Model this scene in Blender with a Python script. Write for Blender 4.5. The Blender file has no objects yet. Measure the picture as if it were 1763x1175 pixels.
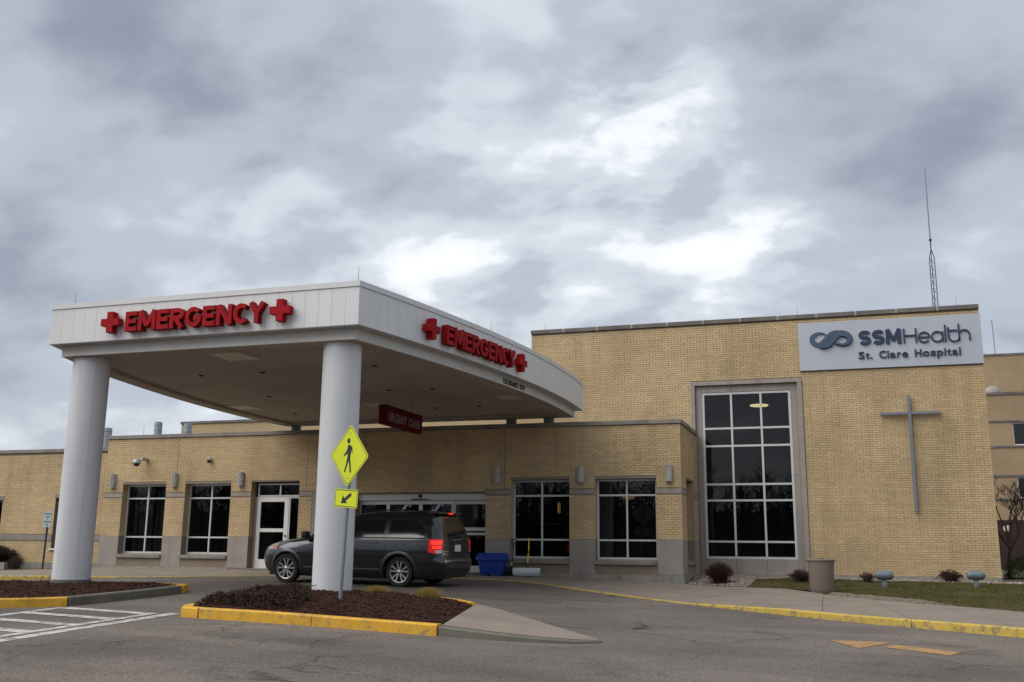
import bpy, bmesh, math, random
import numpy as np
from mathutils import Vector, Matrix, noise as mnoise

random.seed(7)
rng = np.random.default_rng(11)
S = bpy.context.scene
COL = S.collection
R = math.radians

# ------------------------------------------------------------------ camera
CAM = Vector((0.0, -27.794, 0.68))
right = Vector((0.95096, 0.30915, 0.010038))
down = Vector((-0.053986, 0.197844, -0.978746))
fwd = Vector((-0.304566, 0.930206, 0.204832))
cd = bpy.data.cameras.new('camera')
cd.lens = 35.0
cd.sensor_width = 36.0
cd.clip_start = 0.1
cd.clip_end = 6000
cam = bpy.data.objects.new('camera', cd)
COL.objects.link(cam)
m = Matrix((right, -down, -fwd)).transposed().to_4x4()
m.translation = CAM
cam.matrix_world = m
S.camera = cam

# ------------------------------------------------------------------ world: overcast sky with broken cloud
SUN_AZ, SUN_EL = R(222), R(50)      # direction towards the sun: azimuth from +X, elevation
W = bpy.data.worlds.new('World')
S.world = W
W.use_nodes = True
nt = W.node_tree
nt.nodes.clear()
N = nt.nodes.new
L = nt.links.new
out = N('ShaderNodeOutputWorld')
bg = N('ShaderNodeBackground')
bg.inputs['Strength'].default_value = 0.1
sky = N('ShaderNodeTexSky')
sky.sky_type = 'NISHITA'
sky.sun_disc = False
sky.sun_elevation = SUN_EL
sky.sun_rotation = math.pi / 2 - SUN_AZ
sky.dust_density = 3.0
tc = N('ShaderNodeTexCoord')
nrm = N('ShaderNodeVectorMath'); nrm.operation = 'NORMALIZE'
L(tc.outputs['Generated'], nrm.inputs[0])
sep = N('ShaderNodeSeparateXYZ'); L(nrm.outputs[0], sep.inputs[0])


def wmath(op, a, b=None, c=None, clamp=False):
    n = N('ShaderNodeMath'); n.operation = op; n.use_clamp = clamp
    for i, v in enumerate((a, b, c)):
        if v is None:
            continue
        if isinstance(v, (int, float)):
            n.inputs[i].default_value = v
        else:
            L(v, n.inputs[i])
    return n.outputs[0]


zc = wmath('MAXIMUM', sep.outputs['Z'], 0.0)
den = wmath('ADD', zc, 0.42)
px_ = wmath('DIVIDE', sep.outputs['X'], den)
py_ = wmath('DIVIDE', sep.outputs['Y'], den)
cmb = N('ShaderNodeCombineXYZ')
L(px_, cmb.inputs[0]); L(py_, cmb.inputs[1])


def wnoise(scale, detail, rough, dist, off, sx=1.0, sy=1.0, rot=0.0):
    mp = N('ShaderNodeMapping')
    mp.inputs['Location'].default_value = off
    mp.inputs['Rotation'].default_value = (0, 0, rot)
    mp.inputs['Scale'].default_value = (sx, sy, 1)
    L(cmb.outputs[0], mp.inputs[0])
    n = N('ShaderNodeTexNoise')
    n.inputs['Scale'].default_value = scale
    n.inputs['Detail'].default_value = detail
    n.inputs['Roughness'].default_value = rough
    n.inputs['Distortion'].default_value = dist
    L(mp.outputs[0], n.inputs['Vector'])
    return n.outputs['Fac']


n1 = wnoise(1.9, 2.0, 0.5, 0.2, (3.1, 1.2, 0.0), 1.0, 1.2, 0.35)
n2 = wnoise(4.2, 3.0, 0.46, 0.25, (0.4, 7.7, 0.3), 1.0, 1.5, -0.35)
n3 = wnoise(8.5, 6.0, 0.53, 0.2, (5.5, 2.2, 0.9), 1.0, 1.3, -0.2)
v = wmath('MULTIPLY', n1, 0.38)
v = wmath('MULTIPLY_ADD', n2, 0.42, v)
v = wmath('MULTIPLY_ADD', n3, 0.19, v)
# cloud banks and thin spots, each one a soft direction lobe
LOBES = [((-0.164, 0.888, 0.429), 300, 0.16), ((-0.081, 0.952, 0.294), 330, 0.12), ((-0.505, 0.81, 0.30), 120, 0.05),
         ((-0.29, 0.919, 0.266), 60, 0.07), ((-0.41, 0.807, 0.425), 160, 0.035),
         ((-0.642, 0.655, 0.399), 22, -0.09), ((-0.66, 0.72, 0.30), 90, -0.04), ((0.06, 0.925, 0.375), 45, -0.07),
         ((0.15, 0.955, 0.24), 40, -0.075), ((-0.397, 0.791, 0.464), 130, -0.04), ((-0.14, 0.86, 0.50), 300, -0.05)]
for d, k, a in LOBES:
    dp = N('ShaderNodeVectorMath'); dp.operation = 'DOT_PRODUCT'
    L(nrm.outputs[0], dp.inputs[0]); dp.inputs[1].default_value = Vector(d).normalized()
    e = wmath('MULTIPLY', wmath('SUBTRACT', dp.outputs['Value'], 1.0), float(k))
    e = wmath('POWER', 2.71828, e)
    if a > 0: e = wmath('MULTIPLY', e, wmath('MULTIPLY_ADD', n3, 2.6, -0.35))
    v = wmath('MULTIPLY_ADD', e, a, v)
ramp = N('ShaderNodeValToRGB')
cr = ramp.color_ramp
cr.interpolation = 'EASE'
cr.elements[0].position = 0.26
cr.elements[0].color = (1.55, 1.7, 2.1, 1)
cr.elements[1].position = 0.69
cr.elements[1].color = (6.6, 6.7, 6.75, 1)
e = cr.elements.new(0.455); e.color = (2.75, 3.0, 3.4, 1)
e = cr.elements.new(0.545); e.color = (3.75, 4.0, 4.35, 1)
e = cr.elements.new(0.62); e.color = (5.2, 5.4, 5.6, 1)
L(v, ramp.inputs['Fac'])
mix = N('ShaderNodeMix'); mix.data_type = 'RGBA'
mix.inputs[0].default_value = 0.92
L(sky.outputs[0], mix.inputs[6]); L(ramp.outputs[0], mix.inputs[7])
L(mix.outputs[2], bg.inputs['Color'])
L(bg.outputs[0], out.inputs['Surface'])

# ------------------------------------------------------------------ sun behind cloud
sd = bpy.data.lights.new('sun', 'SUN')
sd.energy = 1.5
sd.angle = R(60)
sd.color = (1.0, 0.95, 0.88)
sun = bpy.data.objects.new('sun', sd)
COL.objects.link(sun)
sv = Vector((math.cos(SUN_EL) * math.cos(SUN_AZ), math.cos(SUN_EL) * math.sin(SUN_AZ), math.sin(SUN_EL)))
sun.location = sv * 60
sun.rotation_euler = sv.to_track_quat('Z', 'Y').to_euler()

S.view_settings.view_transform = 'Standard'
S.view_settings.look = 'None'
S.view_settings.gamma = 1.0
S.view_settings.use_curve_mapping = False
S.view_settings.exposure = 0.92
S.render.engine = 'CYCLES'
S.cycles.max_bounces = 6
S.cycles.transparent_max_bounces = 12
S.cycles.use_denoising = True

# ------------------------------------------------------------------ helpers
WL = {}


def tag(o, label=None, cat=None, group=None, kind=None):
    if label: o['label'] = label
    if cat: o['category'] = cat
    if group: o['group'] = group
    if kind: o['kind'] = kind
    return o


def thing(name, label, cat, loc=(0, 0, 0), rz=0.0, group=None):
    o = bpy.data.objects.new(name, None)
    o.empty_display_size = 0.2
    COL.objects.link(o)
    o.location = loc
    o.rotation_euler = (0, 0, rz)
    WL[o] = Vector(loc)
    return tag(o, label, cat, group)


def link(name, me, parent=None, loc=(0, 0, 0)):
    o = bpy.data.objects.new(name, me)
    COL.objects.link(o)
    o.location = loc
    if parent is not None:
        o.parent = parent
        WL[o] = WL.get(parent, Vector((0, 0, 0))) + Vector(loc)
    else:
        WL[o] = Vector(loc)
    return o


class MB:
    """collects faces and links them as one mesh object"""

    def __init__(s):
        s.v = []; s.f = []

    def add(s, vs, fs):
        b = len(s.v)
        s.v += [tuple(q) for q in vs]
        s.f += [tuple(i + b for i in q) for q in fs]
        return s

    def box(s, x0, x1, y0, y1, z0, z1):
        x0, x1 = min(x0, x1), max(x0, x1); y0, y1 = min(y0, y1), max(y0, y1); z0, z1 = min(z0, z1), max(z0, z1)
        return s.add([(x0, y0, z0), (x1, y0, z0), (x1, y1, z0), (x0, y1, z0), (x0, y0, z1), (x1, y0, z1), (x1, y1, z1), (x0, y1, z1)],
                     [(0, 3, 2, 1), (4, 5, 6, 7), (0, 1, 5, 4), (1, 2, 6, 5), (2, 3, 7, 6), (3, 0, 4, 7)])

    def tube(s, path, rad, n=8, cap=True):
        path = [Vector(p) for p in path]
        if not hasattr(rad, '__len__'):
            rad = [rad] * len(path)
        rings = []
        up = None
        for i, p in enumerate(path):
            d = (path[min(i + 1, len(path) - 1)] - path[max(i - 1, 0)])
            if d.length < 1e-9: d = Vector((0, 0, 1))
            d.normalize()
            if up is None:
                up = Vector((0, 0, 1)) if abs(d.z) < 0.95 else Vector((1, 0, 0))
            a = d.cross(up)
            if a.length < 1e-6:
                a = d.orthogonal()
            a.normalize(); b = a.cross(d)
            up = b
            rings.append([p + (a * math.cos(2 * math.pi * k / n) + b * math.sin(2 * math.pi * k / n)) * rad[i] for k in range(n)])
        b0 = len(s.v)
        for r_ in rings: s.v += [tuple(q) for q in r_]
        for i in range(len(rings) - 1):
            for k in range(n):
                s.f.append((b0 + i * n + k, b0 + (i + 1) * n + k, b0 + (i + 1) * n + (k + 1) % n, b0 + i * n + (k + 1) % n))
        if cap:
            s.f.append(tuple(b0 + k for k in range(n)))
            s.f.append(tuple(b0 + (len(rings) - 1) * n + k for k in reversed(range(n))))
        return s

    def lathe(s, prof, c=(0, 0, 0), n=24, axis='z', cap=True):
        """prof: list of (radius, height)"""
        b0 = len(s.v)
        for r_, h in prof:
            for k in range(n):
                a = 2 * math.pi * k / n
                p = (r_ * math.cos(a), r_ * math.sin(a), h)
                if axis == 'y': p = (p[0], p[2], -p[1])
                if axis == 'x': p = (p[2], p[0], p[1])
                s.v.append((c[0] + p[0], c[1] + p[1], c[2] + p[2]))
        for i in range(len(prof) - 1):
            for k in range(n):
                s.f.append((b0 + i * n + k, b0 + i * n + (k + 1) % n, b0 + (i + 1) * n + (k + 1) % n, b0 + (i + 1) * n + k))
        if cap and prof[0][0] > 1e-4: s.f.append(tuple(b0 + k for k in reversed(range(n))))
        if cap and prof[-1][0] > 1e-4: s.f.append(tuple(b0 + (len(prof) - 1) * n + k for k in range(n)))
        return s

    def prism(s, poly, fn, d0, d1):
        """poly: 2-D outline, fn(u, v, d) -> point"""
        n = len(poly)
        a = [fn(u, w, d0) for u, w in poly]; b = [fn(u, w, d1) for u, w in poly]
        return s.add(a + b, [tuple(range(n)), tuple(reversed(range(n, 2 * n)))] + [(i, i + n, (i + 1) % n + n, (i + 1) % n) for i in range(n)])

    def build(s, name, mat, parent=None, smooth=False, bevel=0.0, seg=1, local=False, fixn=True, kind=None):
        me = bpy.data.meshes.new(name)
        off = Vector((0, 0, 0)) if (parent is None or local) else WL.get(parent, Vector((0, 0, 0)))
        me.from_pydata([(q[0] - off[0], q[1] - off[1], q[2] - off[2]) for q in s.v], [], s.f)
        if fixn or bevel:
            bm = bmesh.new(); bm.from_mesh(me)
            if fixn: bmesh.ops.recalc_face_normals(bm, faces=bm.faces)
            if bevel:
                ed = [e for e in bm.edges if len(e.link_faces) == 2 and e.calc_face_angle(0) > R(32)]
                bmesh.ops.bevel(bm, geom=ed, offset=bevel, segments=seg, affect='EDGES', profile=0.5, clamp_overlap=True)
            bm.to_mesh(me); bm.free()
        if smooth:
            for p in me.polygons: p.use_smooth = True
            try:
                me.set_sharp_from_angle(angle=R(38))
            except Exception:
                pass
        if isinstance(mat, str): mat = M[mat]
        me.materials.append(mat)
        o = link(name, me, parent)
        if kind: o['kind'] = kind
        return o


def box(name, mat, parent, x0, x1, y0, y1, z0, z1, bevel=0.0, seg=1, local=False):
    return MB().box(x0, x1, y0, y1, z0, z1).build(name, mat, parent, bevel=bevel, seg=seg, local=local)


# ------------------------------------------------------------------ materials
M = {}


def mat(name, col, rough=0.6, metal=0.0, var=None, scale=3.0, bump=0.0, bscale=40.0, emit=None, spec=0.5, coat=0.0, rvar=0.0, stain=None):
    """principled with two scales of procedural variation. var: second colour mixed in by noise"""
    m_ = bpy.data.materials.new(name)
    m_.use_nodes = True
    t = m_.node_tree
    b = t.nodes['Principled BSDF']
    b.inputs['Base Color'].default_value = (*col, 1)
    b.inputs['Roughness'].default_value = rough
    b.inputs['Metallic'].default_value = metal
    b.inputs['Specular IOR Level'].default_value = spec
    b.inputs['Coat Weight'].default_value = coat
    b.inputs['Coat Roughness'].default_value = 0.06
    co = t.nodes.new('ShaderNodeTexCoord')
    if var is not None:
        n = t.nodes.new('ShaderNodeTexNoise')
        n.inputs['Scale'].default_value = scale
        n.inputs['Detail'].default_value = 8
        n.inputs['Roughness'].default_value = 0.65
        t.links.new(co.outputs['Object'], n.inputs['Vector'])
        r_ = t.nodes.new('ShaderNodeValToRGB')
        r_.color_ramp.elements[0].position = 0.32; r_.color_ramp.elements[0].color = (*col, 1)
        r_.color_ramp.elements[1].position = 0.70; r_.color_ramp.elements[1].color = (*var, 1)
        t.links.new(n.outputs['Fac'], r_.inputs['Fac'])
        last = r_.outputs['Color']
        if stain is not None:                       # vertical streaks of dirt
            mp = t.nodes.new('ShaderNodeMapping'); mp.inputs['Scale'].default_value = (stain[1], stain[1], 0.35)
            t.links.new(co.outputs['Object'], mp.inputs[0])
            n2_ = t.nodes.new('ShaderNodeTexNoise'); n2_.inputs['Scale'].default_value = 1.0; n2_.inputs['Detail'].default_value = 5
            t.links.new(mp.outputs[0], n2_.inputs['Vector'])
            rr = t.nodes.new('ShaderNodeValToRGB')
            rr.color_ramp.elements[0].position = 0.48; rr.color_ramp.elements[0].color = (0, 0, 0, 1)
            rr.color_ramp.elements[1].position = 0.72; rr.color_ramp.elements[1].color = (stain[2],) * 3 + (1,)
            t.links.new(n2_.outputs['Fac'], rr.inputs['Fac'])
            mx = t.nodes.new('ShaderNodeMix'); mx.data_type = 'RGBA'
            t.links.new(rr.outputs['Color'], mx.inputs[0]); t.links.new(last, mx.inputs[6]); mx.inputs[7].default_value = (*stain[0], 1)
            last = mx.outputs[2]
        t.links.new(last, b.inputs['Base Color'])
        if rvar:
            mr = t.nodes.new('ShaderNodeMapRange')
            mr.inputs['To Min'].default_value = rough - rvar; mr.inputs['To Max'].default_value = rough + rvar
            t.links.new(n.outputs['Fac'], mr.inputs['Value']); t.links.new(mr.outputs[0], b.inputs['Roughness'])
    if bump:
        n = t.nodes.new('ShaderNodeTexNoise'); n.inputs['Scale'].default_value = bscale; n.inputs['Detail'].default_value = 5
        t.links.new(co.outputs['Object'], n.inputs['Vector'])
        bp = t.nodes.new('ShaderNodeBump'); bp.inputs['Strength'].default_value = bump; bp.inputs['Distance'].default_value = 0.01
        t.links.new(n.outputs['Fac'], bp.inputs['Height']); t.links.new(bp.outputs[0], b.inputs['Normal'])
    if emit:
        b.inputs['Emission Color'].default_value = (*emit[0], 1); b.inputs['Emission Strength'].default_value = emit[1]
    M[name] = m_
    return m_


def glass(name, tint=(0.6, 0.66, 0.68), refl=1.0):
    m_ = bpy.data.materials.new(name); m_.use_nodes = True
    t = m_.node_tree; t.nodes.clear()
    o = t.nodes.new('ShaderNodeOutputMaterial')
    tr = t.nodes.new('ShaderNodeBsdfTransparent'); tr.inputs[0].default_value = (*tint, 1)
    gl = t.nodes.new('ShaderNodeBsdfGlossy'); gl.inputs['Roughness'].default_value = 0.015; gl.inputs['Color'].default_value = (refl, refl, refl, 1)
    fr = t.nodes.new('ShaderNodeFresnel'); fr.inputs['IOR'].default_value = 1.5
    mx = t.nodes.new('ShaderNodeMixShader')
    t.links.new(fr.outputs[0], mx.inputs[0]); t.links.new(tr.outputs[0], mx.inputs[1]); t.links.new(gl.outputs[0], mx.inputs[2])
    t.links.new(mx.outputs[0], o.inputs['Surface'])
    M[name] = m_


def brick_mat(name, gain=1.0):
    """bricks carry their own fired colour in the 'tint' attribute"""
    m_ = bpy.data.materials.new(name); m_.use_nodes = True
    t = m_.node_tree; b = t.nodes['Principled BSDF']
    b.inputs['Roughness'].default_value = 0.82; b.inputs['Specular IOR Level'].default_value = 0.3
    at = t.nodes.new('ShaderNodeAttribute'); at.attribute_name = 'tint'
    ge = t.nodes.new('ShaderNodeNewGeometry')
    n = t.nodes.new('ShaderNodeTexNoise'); n.inputs['Scale'].default_value = 0.55; n.inputs['Detail'].default_value = 6; n.inputs['Roughness'].default_value = 0.6
    t.links.new(ge.outputs['Position'], n.inputs['Vector'])
    mr = t.nodes.new('ShaderNodeMapRange'); mr.inputs['From Min'].default_value = 0.3; mr.inputs['From Max'].default_value = 0.7
    mr.inputs['To Min'].default_value = 0.80 * gain; mr.inputs['To Max'].default_value = 1.12 * gain
    t.links.new(n.outputs['Fac'], mr.inputs['Value'])
    n2_ = t.nodes.new('ShaderNodeTexNoise'); n2_.inputs['Scale'].default_value = 60; n2_.inputs['Detail'].default_value = 3
    t.links.new(ge.outputs['Position'], n2_.inputs['Vector'])
    mr2 = t.nodes.new('ShaderNodeMapRange'); mr2.inputs['To Min'].default_value = 0.85; mr2.inputs['To Max'].default_value = 1.15
    t.links.new(n2_.outputs['Fac'], mr2.inputs['Value'])
    mu = t.nodes.new('ShaderNodeMath'); mu.operation = 'MULTIPLY'
    t.links.new(mr.outputs[0], mu.inputs[0]); t.links.new(mr2.outputs[0], mu.inputs[1])
    # rain streaks running down the face
    mp = t.nodes.new('ShaderNodeMapping'); mp.inputs['Scale'].default_value = (1.9, 1.9, 0.16)
    t.links.new(ge.outputs['Position'], mp.inputs[0])
    n5 = t.nodes.new('ShaderNodeTexNoise'); n5.inputs['Scale'].default_value = 1.0; n5.inputs['Detail'].default_value = 6; n5.inputs['Roughness'].default_value = 0.6
    t.links.new(mp.outputs[0], n5.inputs['Vector'])
    mr3 = t.nodes.new('ShaderNodeMapRange'); mr3.inputs['From Min'].default_value = 0.52; mr3.inputs['From Max'].default_value = 0.74
    mr3.inputs['To Min'].default_value = 1.0; mr3.inputs['To Max'].default_value = 0.80
    t.links.new(n5.outputs['Fac'], mr3.inputs['Value'])
    mu2 = t.nodes.new('ShaderNodeMath'); mu2.operation = 'MULTIPLY'
    t.links.new(mu.outputs[0], mu2.inputs[0]); t.links.new(mr3.outputs[0], mu2.inputs[1]); mu = mu2
    vm = t.nodes.new('ShaderNodeVectorMath'); vm.operation = 'SCALE'
    t.links.new(at.outputs['Color'], vm.inputs[0]); t.links.new(mu.outputs[0], vm.inputs['Scale'])
    t.links.new(vm.outputs[0], b.inputs['Base Color'])
    M[name] = m_


def far_brick(name, col1, col2, mortar):
    """for walls too far away to tell the bricks apart"""
    m_ = bpy.data.materials.new(name); m_.use_nodes = True
    t = m_.node_tree; b = t.nodes['Principled BSDF']
    b.inputs['Roughness'].default_value = 0.85
    ge = t.nodes.new('ShaderNodeNewGeometry')
    sp = t.nodes.new('ShaderNodeSeparateXYZ'); t.links.new(ge.outputs['Position'], sp.inputs[0])
    ad = t.nodes.new('ShaderNodeMath'); ad.operation = 'ADD'
    t.links.new(sp.outputs['X'], ad.inputs[0]); t.links.new(sp.outputs['Y'], ad.inputs[1])
    cb = t.nodes.new('ShaderNodeCombineXYZ'); t.links.new(ad.outputs[0], cb.inputs[0]); t.links.new(sp.outputs['Z'], cb.inputs[1])
    br = t.nodes.new('ShaderNodeTexBrick')
    br.inputs['Scale'].default_value = 1.0; br.inputs['Brick Width'].default_value = 0.203; br.inputs['Row Height'].default_value = 0.0677
    br.inputs['Mortar Size'].default_value = 0.006
    br.inputs['Color1'].default_value = (*col1, 1); br.inputs['Color2'].default_value = (*col2, 1); br.inputs['Mortar'].default_value = (*mortar, 1)
    t.links.new(cb.outputs[0], br.inputs['Vector'])
    n = t.nodes.new('ShaderNodeTexNoise'); n.inputs['Scale'].default_value = 0.4; n.inputs['Detail'].default_value = 6
    t.links.new(ge.outputs['Position'], n.inputs['Vector'])
    mr = t.nodes.new('ShaderNodeMapRange'); mr.inputs['To Min'].default_value = 0.75; mr.inputs['To Max'].default_value = 1.25
    t.links.new(n.outputs['Fac'], mr.inputs['Value'])
    vm = t.nodes.new('ShaderNodeVectorMath'); vm.operation = 'SCALE'
    t.links.new(br.outputs['Color'], vm.inputs[0]); t.links.new(mr.outputs[0], vm.inputs['Scale'])
    t.links.new(vm.outputs[0], b.inputs['Base Color'])
    M[name] = m_


def asphalt(name):
    m_ = bpy.data.materials.new(name); m_.use_nodes = True
    t = m_.node_tree; b = t.nodes['Principled BSDF']
    ge = t.nodes.new('ShaderNodeNewGeometry')

    def ns(scale, det=6, rough=0.6, dist=0.0, src=None):
        n = t.nodes.new('ShaderNodeTexNoise'); n.inputs['Scale'].default_value = scale; n.inputs['Detail'].default_value = det
        n.inputs['Roughness'].default_value = rough; n.inputs['Distortion'].default_value = dist
        t.links.new(src or ge.outputs['Position'], n.inputs['Vector'])
        return n

    def ramp(fac, stops):
        r_ = t.nodes.new('ShaderNodeValToRGB')
        e0, e1 = r_.color_ramp.elements[0], r_.color_ramp.elements[1]
        e0.position, e0.color = stops[0][0], (*stops[0][1], 1)
        e1.position, e1.color = stops[-1][0], (*stops[-1][1], 1)
        for p, c in stops[1:-1]:
            e_ = r_.color_ramp.elements.new(p); e_.color = (*c, 1)
        t.links.new(fac, r_.inputs['Fac'])
        return r_.outputs['Color']

    def mixc(f, a, c, mode='MIX'):
        mx = t.nodes.new('ShaderNodeMix'); mx.data_type = 'RGBA'; mx.blend_type = mode
        for i, q in ((0, f), (6, a), (7, c)):
            if isinstance(q, (int, float)): mx.inputs[i].default_value = q
            elif isinstance(q, tuple): mx.inputs[i].default_value = (*q, 1)
            else: t.links.new(q, mx.inputs[i])
        return mx.outputs[2]
    base = ramp(ns(0.35, 5).outputs['Fac'], [(0.3, (0.104, 0.094, 0.087)), (0.7, (0.150, 0.135, 0.124))])
    agg = ramp(ns(34, 4, 0.75).outputs['Fac'], [(0.30, (0.42, 0.42, 0.44)), (0.5, (1, 0.98, 0.96)), (0.70, (1.95, 1.75, 1.55))])
    base = mixc(1.0, base, agg, 'MULTIPLY')
    # long tyre-polished streaks that follow the lane
    mp = t.nodes.new('ShaderNodeMapping'); mp.inputs['Scale'].default_value = (0.22, 0.9, 1); mp.inputs['Rotation'].default_value = (0, 0, 0.12)
    t.links.new(ge.outputs['Position'], mp.inputs[0])
    st = ramp(ns(1.0, 5, 0.6, 0.4, mp.outputs[0]).outputs['Fac'], [(0.36, (0.78, 0.78, 0.79)), (0.62, (1.06, 1.05, 1.04))])
    base = mixc(1.0, base, st, 'MULTIPLY')
    # cracks: warped cell borders, kept only in patches
    wv = t.nodes.new('ShaderNodeVectorMath'); wv.operation = 'MULTIPLY_ADD'
    t.links.new(ns(1.7, 5).outputs['Color'], wv.inputs[0]); wv.inputs[1].default_value = (0.9, 0.9, 0); t.links.new(ge.outputs['Position'], wv.inputs[2])
    vo = t.nodes.new('ShaderNodeTexVoronoi'); vo.feature = 'DISTANCE_TO_EDGE'; vo.inputs['Scale'].default_value = 0.42
    t.links.new(wv.outputs[0], vo.inputs['Vector'])
    ck = ramp(vo.outputs['Distance'], [(0.0, (1, 1, 1)), (0.011, (0, 0, 0))])
    pm = ramp(ns(0.28, 3).outputs['Fac'], [(0.47, (0, 0, 0)), (0.58, (1, 1, 1))])
    cm = mixc(1.0, ck, pm, 'MULTIPLY')
    base = mixc(cm, base, (0.022, 0.021, 0.021))
    oil = ramp(ns(0.9, 5, 0.6, 0.6).outputs['Fac'], [(0.60, (1, 1, 1)), (0.74, (0.62, 0.62, 0.63))])
    base = mixc(1.0, base, oil, 'MULTIPLY')
    dust = ramp(ns(0.16, 4, 0.6).outputs['Fac'], [(0.42, (0.92, 0.92, 0.94)), (0.60, (1.16, 1.12, 1.07))])
    base = mixc(1.0, base, dust, 'MULTIPLY')
    # pale chalky scuffs
    sc = ramp(ns(3.2, 6, 0.7).outputs['Fac'], [(0.70, (0, 0, 0)), (0.78, (0.35, 0.35, 0.35))])
    base = mixc(sc, base, (0.26, 0.25, 0.24))
    t.links.new(base, b.inputs['Base Color'])
    b.inputs['Roughness'].default_value = 0.9
    b.inputs['Specular IOR Level'].default_value = 0.3
    bp = t.nodes.new('ShaderNodeBump'); bp.inputs['Strength'].default_value = 0.55; bp.inputs['Distance'].default_value = 0.012
    t.links.new(ns(70, 4).outputs['Fac'], bp.inputs['Height']); t.links.new(bp.outputs[0], b.inputs['Normal'])
    M[name] = m_


def worn_paint(name, col, under, cut=0.62, scale=9.0):
    """paint with a worn shape of its own: bare patches show what lies under it"""
    m_ = bpy.data.materials.new(name); m_.use_nodes = True
    t = m_.node_tree; b = t.nodes['Principled BSDF']
    ge = t.nodes.new('ShaderNodeNewGeometry')
    n = t.nodes.new('ShaderNodeTexNoise'); n.inputs['Scale'].default_value = scale; n.inputs['Detail'].default_value = 8; n.inputs['Roughness'].default_value = 0.7
    t.links.new(ge.outputs['Position'], n.inputs['Vector'])
    r_ = t.nodes.new('ShaderNodeValToRGB')
    e0, e1 = r_.color_ramp.elements
    e0.position = cut - 0.02; e0.color = (*col, 1)
    e1.position = cut + 0.08; e1.color = (*under, 1)
    e_ = r_.color_ramp.elements.new(0.35); e_.color = tuple(c * 0.82 for c in col) + (1,)
    e_ = r_.color_ramp.elements.new(0.45); e_.color = (*col, 1)
    t.links.new(n.outputs['Fac'], r_.inputs['Fac'])
    # grime and tyre scuffs
    n6 = t.nodes.new('ShaderNodeTexNoise'); n6.inputs['Scale'].default_value = 2.6; n6.inputs['Detail'].default_value = 8; n6.inputs['Roughness'].default_value = 0.7
    t.links.new(ge.outputs['Position'], n6.inputs['Vector'])
    m6 = t.nodes.new('ShaderNodeMapRange'); m6.inputs['From Min'].default_value = 0.50; m6.inputs['From Max'].default_value = 0.74; m6.inputs['To Max'].default_value = 0.75
    t.links.new(n6.outputs['Fac'], m6.inputs['Value'])
    x6 = t.nodes.new('ShaderNodeMix'); x6.data_type = 'RGBA'
    t.links.new(m6.outputs[0], x6.inputs[0]); t.links.new(r_.outputs['Color'], x6.inputs[6]); x6.inputs[7].default_value = (col[0] * .38 + .03, col[1] * .38 + .02, col[2] * .4 + .015, 1)
    t.links.new(x6.outputs[2], b.inputs['Base Color'])
    b.inputs['Roughness'].default_value = 0.7
    bp = t.nodes.new('ShaderNodeBump'); bp.inputs['Strength'].default_value = 0.3; bp.inputs['Distance'].default_value = 0.01
    n3_ = t.nodes.new('ShaderNodeTexNoise'); n3_.inputs['Scale'].default_value = 45; t.links.new(ge.outputs['Position'], n3_.inputs['Vector'])
    t.links.new(n3_.outputs['Fac'], bp.inputs['Height']); t.links.new(bp.outputs[0], b.inputs['Normal'])
    M[name] = m_


brick_mat('brick')
far_brick('far_brick_left', (0.50, 0.37, 0.19), (0.44, 0.33, 0.18), (0.30, 0.25, 0.17))
far_brick('far_brick_right', (0.36, 0.26, 0.15), (0.31, 0.22, 0.13), (0.24, 0.18, 0.12))
asphalt('asphalt')
mat('mortar', (0.26, 0.21, 0.15), 0.95, var=(0.20, 0.16, 0.115), scale=2.0, bump=0.3)
mat('mortar_dark', (0.25, 0.195, 0.13), 0.95, var=(0.18, 0.14, 0.095), scale=1.5, bump=0.3)
mat('stone', (0.335, 0.295, 0.265), 0.85, var=(0.265, 0.235, 0.21), scale=1.4, bump=0.15, bscale=60, stain=((0.17, 0.145, 0.12), 3.0, 0.45))
mat('stone_coping', (0.27, 0.25, 0.225), 0.85, var=(0.19, 0.175, 0.16), scale=1.2, bump=0.2, bscale=50, stain=((0.11, 0.10, 0.09), 2.2, 0.6))
mat('coping_dark', (0.16, 0.145, 0.14), 0.85, var=(0.10, 0.092, 0.09), scale=1.4, bump=0.2, bscale=50, stain=((0.30, 0.26, 0.20), 1.2, 0.5))
mat('joint_sealant', (0.33, 0.31, 0.28), 0.8)
mat('concrete', (0.228, 0.188, 0.150), 0.9, var=(0.170, 0.138, 0.110), scale=1.1, bump=0.25, bscale=70, stain=((0.16, 0.135, 0.11), 1.1, 0.4))
mat('concrete_wall', (0.31, 0.30, 0.265), 0.9, var=(0.22, 0.21, 0.185), scale=1.8, bump=0.25, bscale=60, stain=((0.12, 0.11, 0.095), 3.0, 0.55))
worn_paint('yellow_kerb', (0.60, 0.325, 0.022), (0.26, 0.19, 0.09), 0.57, 6.0)
worn_paint('yellow_line', (0.48, 0.34, 0.06), (0.20, 0.165, 0.10), 0.52, 5.0)
worn_paint('orange_paint', (0.36, 0.20, 0.06), (0.145, 0.125, 0.11), 0.54, 9.0)
worn_paint('white_paint', (0.50, 0.49, 0.47), (0.18, 0.165, 0.155), 0.50, 6.0)
mat('kerb_grey', (0.15, 0.14, 0.115), 0.9, var=(0.10, 0.095, 0.08), scale=3.0, bump=0.3, bscale=60)
mat('white_metal', (0.66, 0.665, 0.67), 0.42, var=(0.60, 0.605, 0.61), scale=0.8, stain=((0.50, 0.49, 0.46), 2.4, 0.22))
mat('white_coping', (0.62, 0.625, 0.63), 0.4, var=(0.57, 0.575, 0.58), scale=0.9)
mat('beam_paint', (0.54, 0.54, 0.525), 0.55, var=(0.48, 0.48, 0.465), scale=1.2, stain=((0.36, 0.34, 0.30), 2.0, 0.35))
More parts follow.
